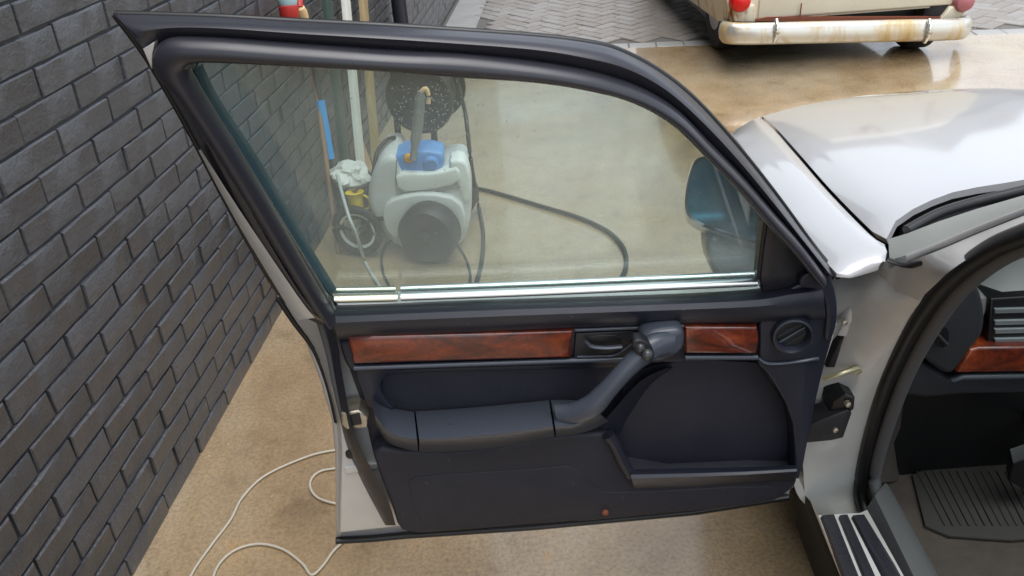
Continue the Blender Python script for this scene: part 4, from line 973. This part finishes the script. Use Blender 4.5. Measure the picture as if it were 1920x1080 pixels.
obj('scoop_cup', lathe([(0.002, 0.0), (yy0, 0.0), (yy0+.003, 0.05), (yy1, 0.085), (yy1+.003, 0.088), (yy1, 0.09), (yy1-.004, 0.085), (yy0-.001, 0.01), (0.002, 0.006)], yb, (0, 0.12, 1), 24), 'yellow_plastic', jug)
obj('scoop_handle', tube([yb+Vector((.036, 0, .075)), yb+Vector((.055, -.004, .06)), yb+Vector((.05, -.004, .02)), yb+Vector((.029, 0, .015))], 0.005, 8, sub=3), 'yellow_plastic', jug)
# boards leaning on the wall
def wp_(s_, d_, z_): return W0+WS*s_+WN*d_+Vector((0, 0, z_))
def lean_board(name, s0, s1, top, wdt, thk, m_, label):
    f_, t_ = wp_(s0, 0.075, 0.0), wp_(s1, 0.012+thk, top)
    d_ = t_-f_; nrm = d_.cross(WS).normalized()
    if nrm.dot(WN) < 0: nrm = -nrm
    side = (WS-d_*(WS.dot(d_)/d_.length_squared)).normalized()*wdt
    return tag(obj(name, prism([f_-side/2, f_+side/2, t_+side/2, t_-side/2], nrm*-thk, 0.003), m_), label, 'plank')
lean_board('plank', 3.66, 4.20, 1.30, 0.085, 0.022, 'white_paint', 'flaking white painted plank leaning on the black wall')
lean_board('plank', 3.98, 4.56, 1.28, 0.10, 0.022, 'tan_wood', 'bare tan wooden plank leaning on the wall past the white one')
lean_board('plank', 3.40, 3.86, 1.35, 0.085, 0.022, 'green_wood', 'dark green plank leaning on the wall just before the white one')
f_, t_ = wp_(2.99, 0.11, 0.0), wp_(3.40, 0.026, 0.80)
brm = thing('broom_stick', f_, 'brown wooden broom stick leaning on the black wall', 'stick')
obj('stick', tube([f_, t_], 0.0105, 10), 'brown_stick', brm)
obj('end_cap', tube([f_.lerp(t_, .965), f_.lerp(t_, 1.0)], 0.0125, 10), 'red_plastic', brm)
f_, t_ = wp_(3.12, 0.10, 0.0), wp_(3.40, 0.03, 1.0)
sqg = thing('wash_pole', f_, 'dark pole with a bright blue grip leaning beside the broom stick', 'pole')
obj('pole', tube([f_, t_], 0.010, 10), 'black_plastic', sqg)
obj('blue_grip', tube([f_.lerp(t_, .33), f_.lerp(t_, .56)], 0.019, 12), 'blue_plastic', sqg)
# bottle and roller hung on the wall, above the door frame
def Wl(x, y, d): return on_wall(x, y, d)
hk = Wl(532, -30, 0.03)
bot = thing('spray_bottle', Wl(540, 34, 0.06), 'pale blue bottle with a red cap hanging upside down on the wall', 'bottle')
ctop, cbot = Wl(528, -70, 0.07), Wl(544, 34, 0.07)
ax = (cbot-ctop); Lb = ax.length
obj('bottle_body', lathe([(0.01, 0.0), (0.034, 0.01), (0.038, Lb*.2), (0.038, Lb*.62), (0.033, Lb*.74), (0.028, Lb*.78)], ctop, ax, 24), 'cyan_plastic', bot)
obj('bottle_cap', lathe([(0.028, Lb*.76), (0.036, Lb*.78), (0.035, Lb*.95), (0.028, Lb), (0.002, Lb)], ctop, ax, 24), 'red_plastic', bot)
obj('hook', tube([ctop, ctop+Vector((0, 0, .03)), Wl(524, -110, 0.01)], 0.004, 6), 'steel', bot)
rl = thing('scrubber', Wl(570, 30, 0.05), 'red handled scrubber with a cream end hanging beside the bottle', 'scrubber')
a0, a1, a2 = Wl(558, -40, .05), Wl(562, 14, .06), Wl(569, 32, .06)
obj('scrubber_handle', tube([a0, a0.lerp(a1, .5), a1], 0.014, 10), 'red_plastic', rl)
obj('scrubber_end', lathe([(0.002, -0.005), (0.018, 0.0), (0.022, 0.02), (0.02, 0.05), (0.002, 0.058)], a1, a2-a1, 16), 'peach', rl)
obj('hanger', tube([a0, Wl(556, -70, .01)], 0.003, 6), 'steel', rl)
# downpipe on the wall
dp0 = Wl(751, 20, 0.065); s_ = (dp0-W0).dot(WS)
base_ = W0+WS*s_+WN*0.06
dpipe = thing('downpipe', base_, 'dark navy round downpipe fixed upright on the brick wall', 'downpipe')
obj('pipe', tube([base_+Vector((0, 0, .02)), base_+Vector((0, 0, 5.8))], 0.045, 20), 'navy_pipe', dpipe)
for z in (0.35, 1.6, 3.0): obj('bracket', lathe([(0.05, -0.015), (0.05, 0.015)], base_+Vector((0, 0, z)), (0, 0, 1), 20), 'navy_pipe', dpipe)
# cardboard by the boards
b0 = at_z(690, 330, 0)
tag(obj('cardboard_sheet', frame_box(b0+Vector((-.10, .02, 0.002)), Vector((.12, .05, 0)), Vector((.004, -.012, 0)), Vector((-.05, .06, .20))), 'cardboard'), 'small brown cardboard sheet leaning behind the bucket', 'cardboard')

# ---------------------------------------------------------------- hoses and cables on the ground
def gp(pts, z): return [at_z(x, y, z) for x, y in pts]
tag(obj('extension_cord', tube(gp([(780, 826), (700, 832), (635, 843), (580, 855), (500, 890), (455, 932), (432, 975), (398, 1020), (362, 1072), (345, 1120), (362, 1140), (390, 1110), (408, 1062), (440, 1032), (485, 1020), (530, 1030), (566, 1056), (584, 1078), (606, 1060), (630, 1028), (680, 985), (680, 950), (632, 945), (594, 932), (581, 908), (596, 886), (635, 878), (740, 872)], 0.005), 0.0034, 8, sub=6), 'cable_white'), 'thin off white cable looped on the concrete under the door', 'cable')
tag(obj('garden_hose', tube(gp([(880, 352), (910, 356), (960, 370), (1020, 388), (1080, 406), (1130, 428), (1160, 452), (1174, 482), (1166, 520), (1120, 570), (1040, 610)], 0.011), 0.009, 10, sub=5), 'cable_black'), 'dark grey hose curving across the wet concrete behind the window', 'hose')
dr = drum_c
tag(obj('drum_hose', tube([dr+Vector((rd_*.9, -.02, 0.05)), dr+Vector((rd_*1.05, -.03, -.08)), Wp(876, 240, .22), Wp(884, 310, .18), at_z(897, 385, .03), at_z(906, 440, .009), at_z(903, 490, .009), at_z(893, 530, .009), at_z(870, 590, .009)], 0.0085, 10, sub=6), 'cable_black'), 'black hose hanging from the washer drum down to the ground', 'hose')
tag(obj('power_cable', tube([Wp(850, 452, -.02), Wp(862, 466, -.12), at_z(876, 492, .012), at_z(882, 520, .006), at_z(876, 560, .006)], 0.0055, 8, sub=5), 'cable_black'), 'short black cable beside the near wheel of the pressure washer', 'cable')
tag(obj('loop_cable', tube([at_z(744, 448, .02), at_z(726, 456, .008), at_z(716, 480, .006), at_z(718, 510, .006), at_z(732, 540, .006)], 0.0055, 8, sub=5), 'cable_black'), 'thin dark cable curving between cart wheel and washer', 'cable')
tag(obj('clear_hose', tube([bk+Vector((-.05, -.09, .16)), Cp(652, 400, -.10), Cp(668, 440, -.13), at_z(684, 490, .012), at_z(700, 518, .009), at_z(720, 550, .009)], 0.007, 8, sub=5), 'hose_clear'), 'pale translucent hose hanging past the cart wheel', 'hose')

# ---------------------------------------------------------------- grit and flecks on the wet concrete
rg = random.Random(11); bm = bmesh.new()
def fleck(p, r_):
    vs_ = [bm.verts.new(p+Vector((rg.uniform(-r_, r_), rg.uniform(-r_, r_), rg.uniform(0, r_*.6)))) for _ in range(4)]
    for a_, b_, c_ in ((0, 1, 2), (0, 2, 3), (0, 3, 1), (1, 3, 2)): bm.faces.new((vs_[a_], vs_[b_], vs_[c_]))
for k in range(420):
    if k < 200: p = W0+WS*rg.uniform(0.7, 6)+WN*(0.012+abs(rg.gauss(0, .025)))
    else: p = Vector((rg.uniform(-.9, .7), rg.uniform(.6, 5.5), 0))
    if (p-W0).dot(WN) < 0.01: continue
    fleck(Vector((p.x, p.y, 0.0005)), rg.uniform(.001, .0042))
e = tag(obj('grit', finish(bm, 0), None), 'scattered grit and pale flecks along the wall foot and yard', 'grit'); e['kind'] = 'stuff'
mat('grit', (0.30, 0.24, 0.16), 0.7, col2=(0.55, 0.50, 0.42), nscale=30)
e.data.materials.append(M['grit'])
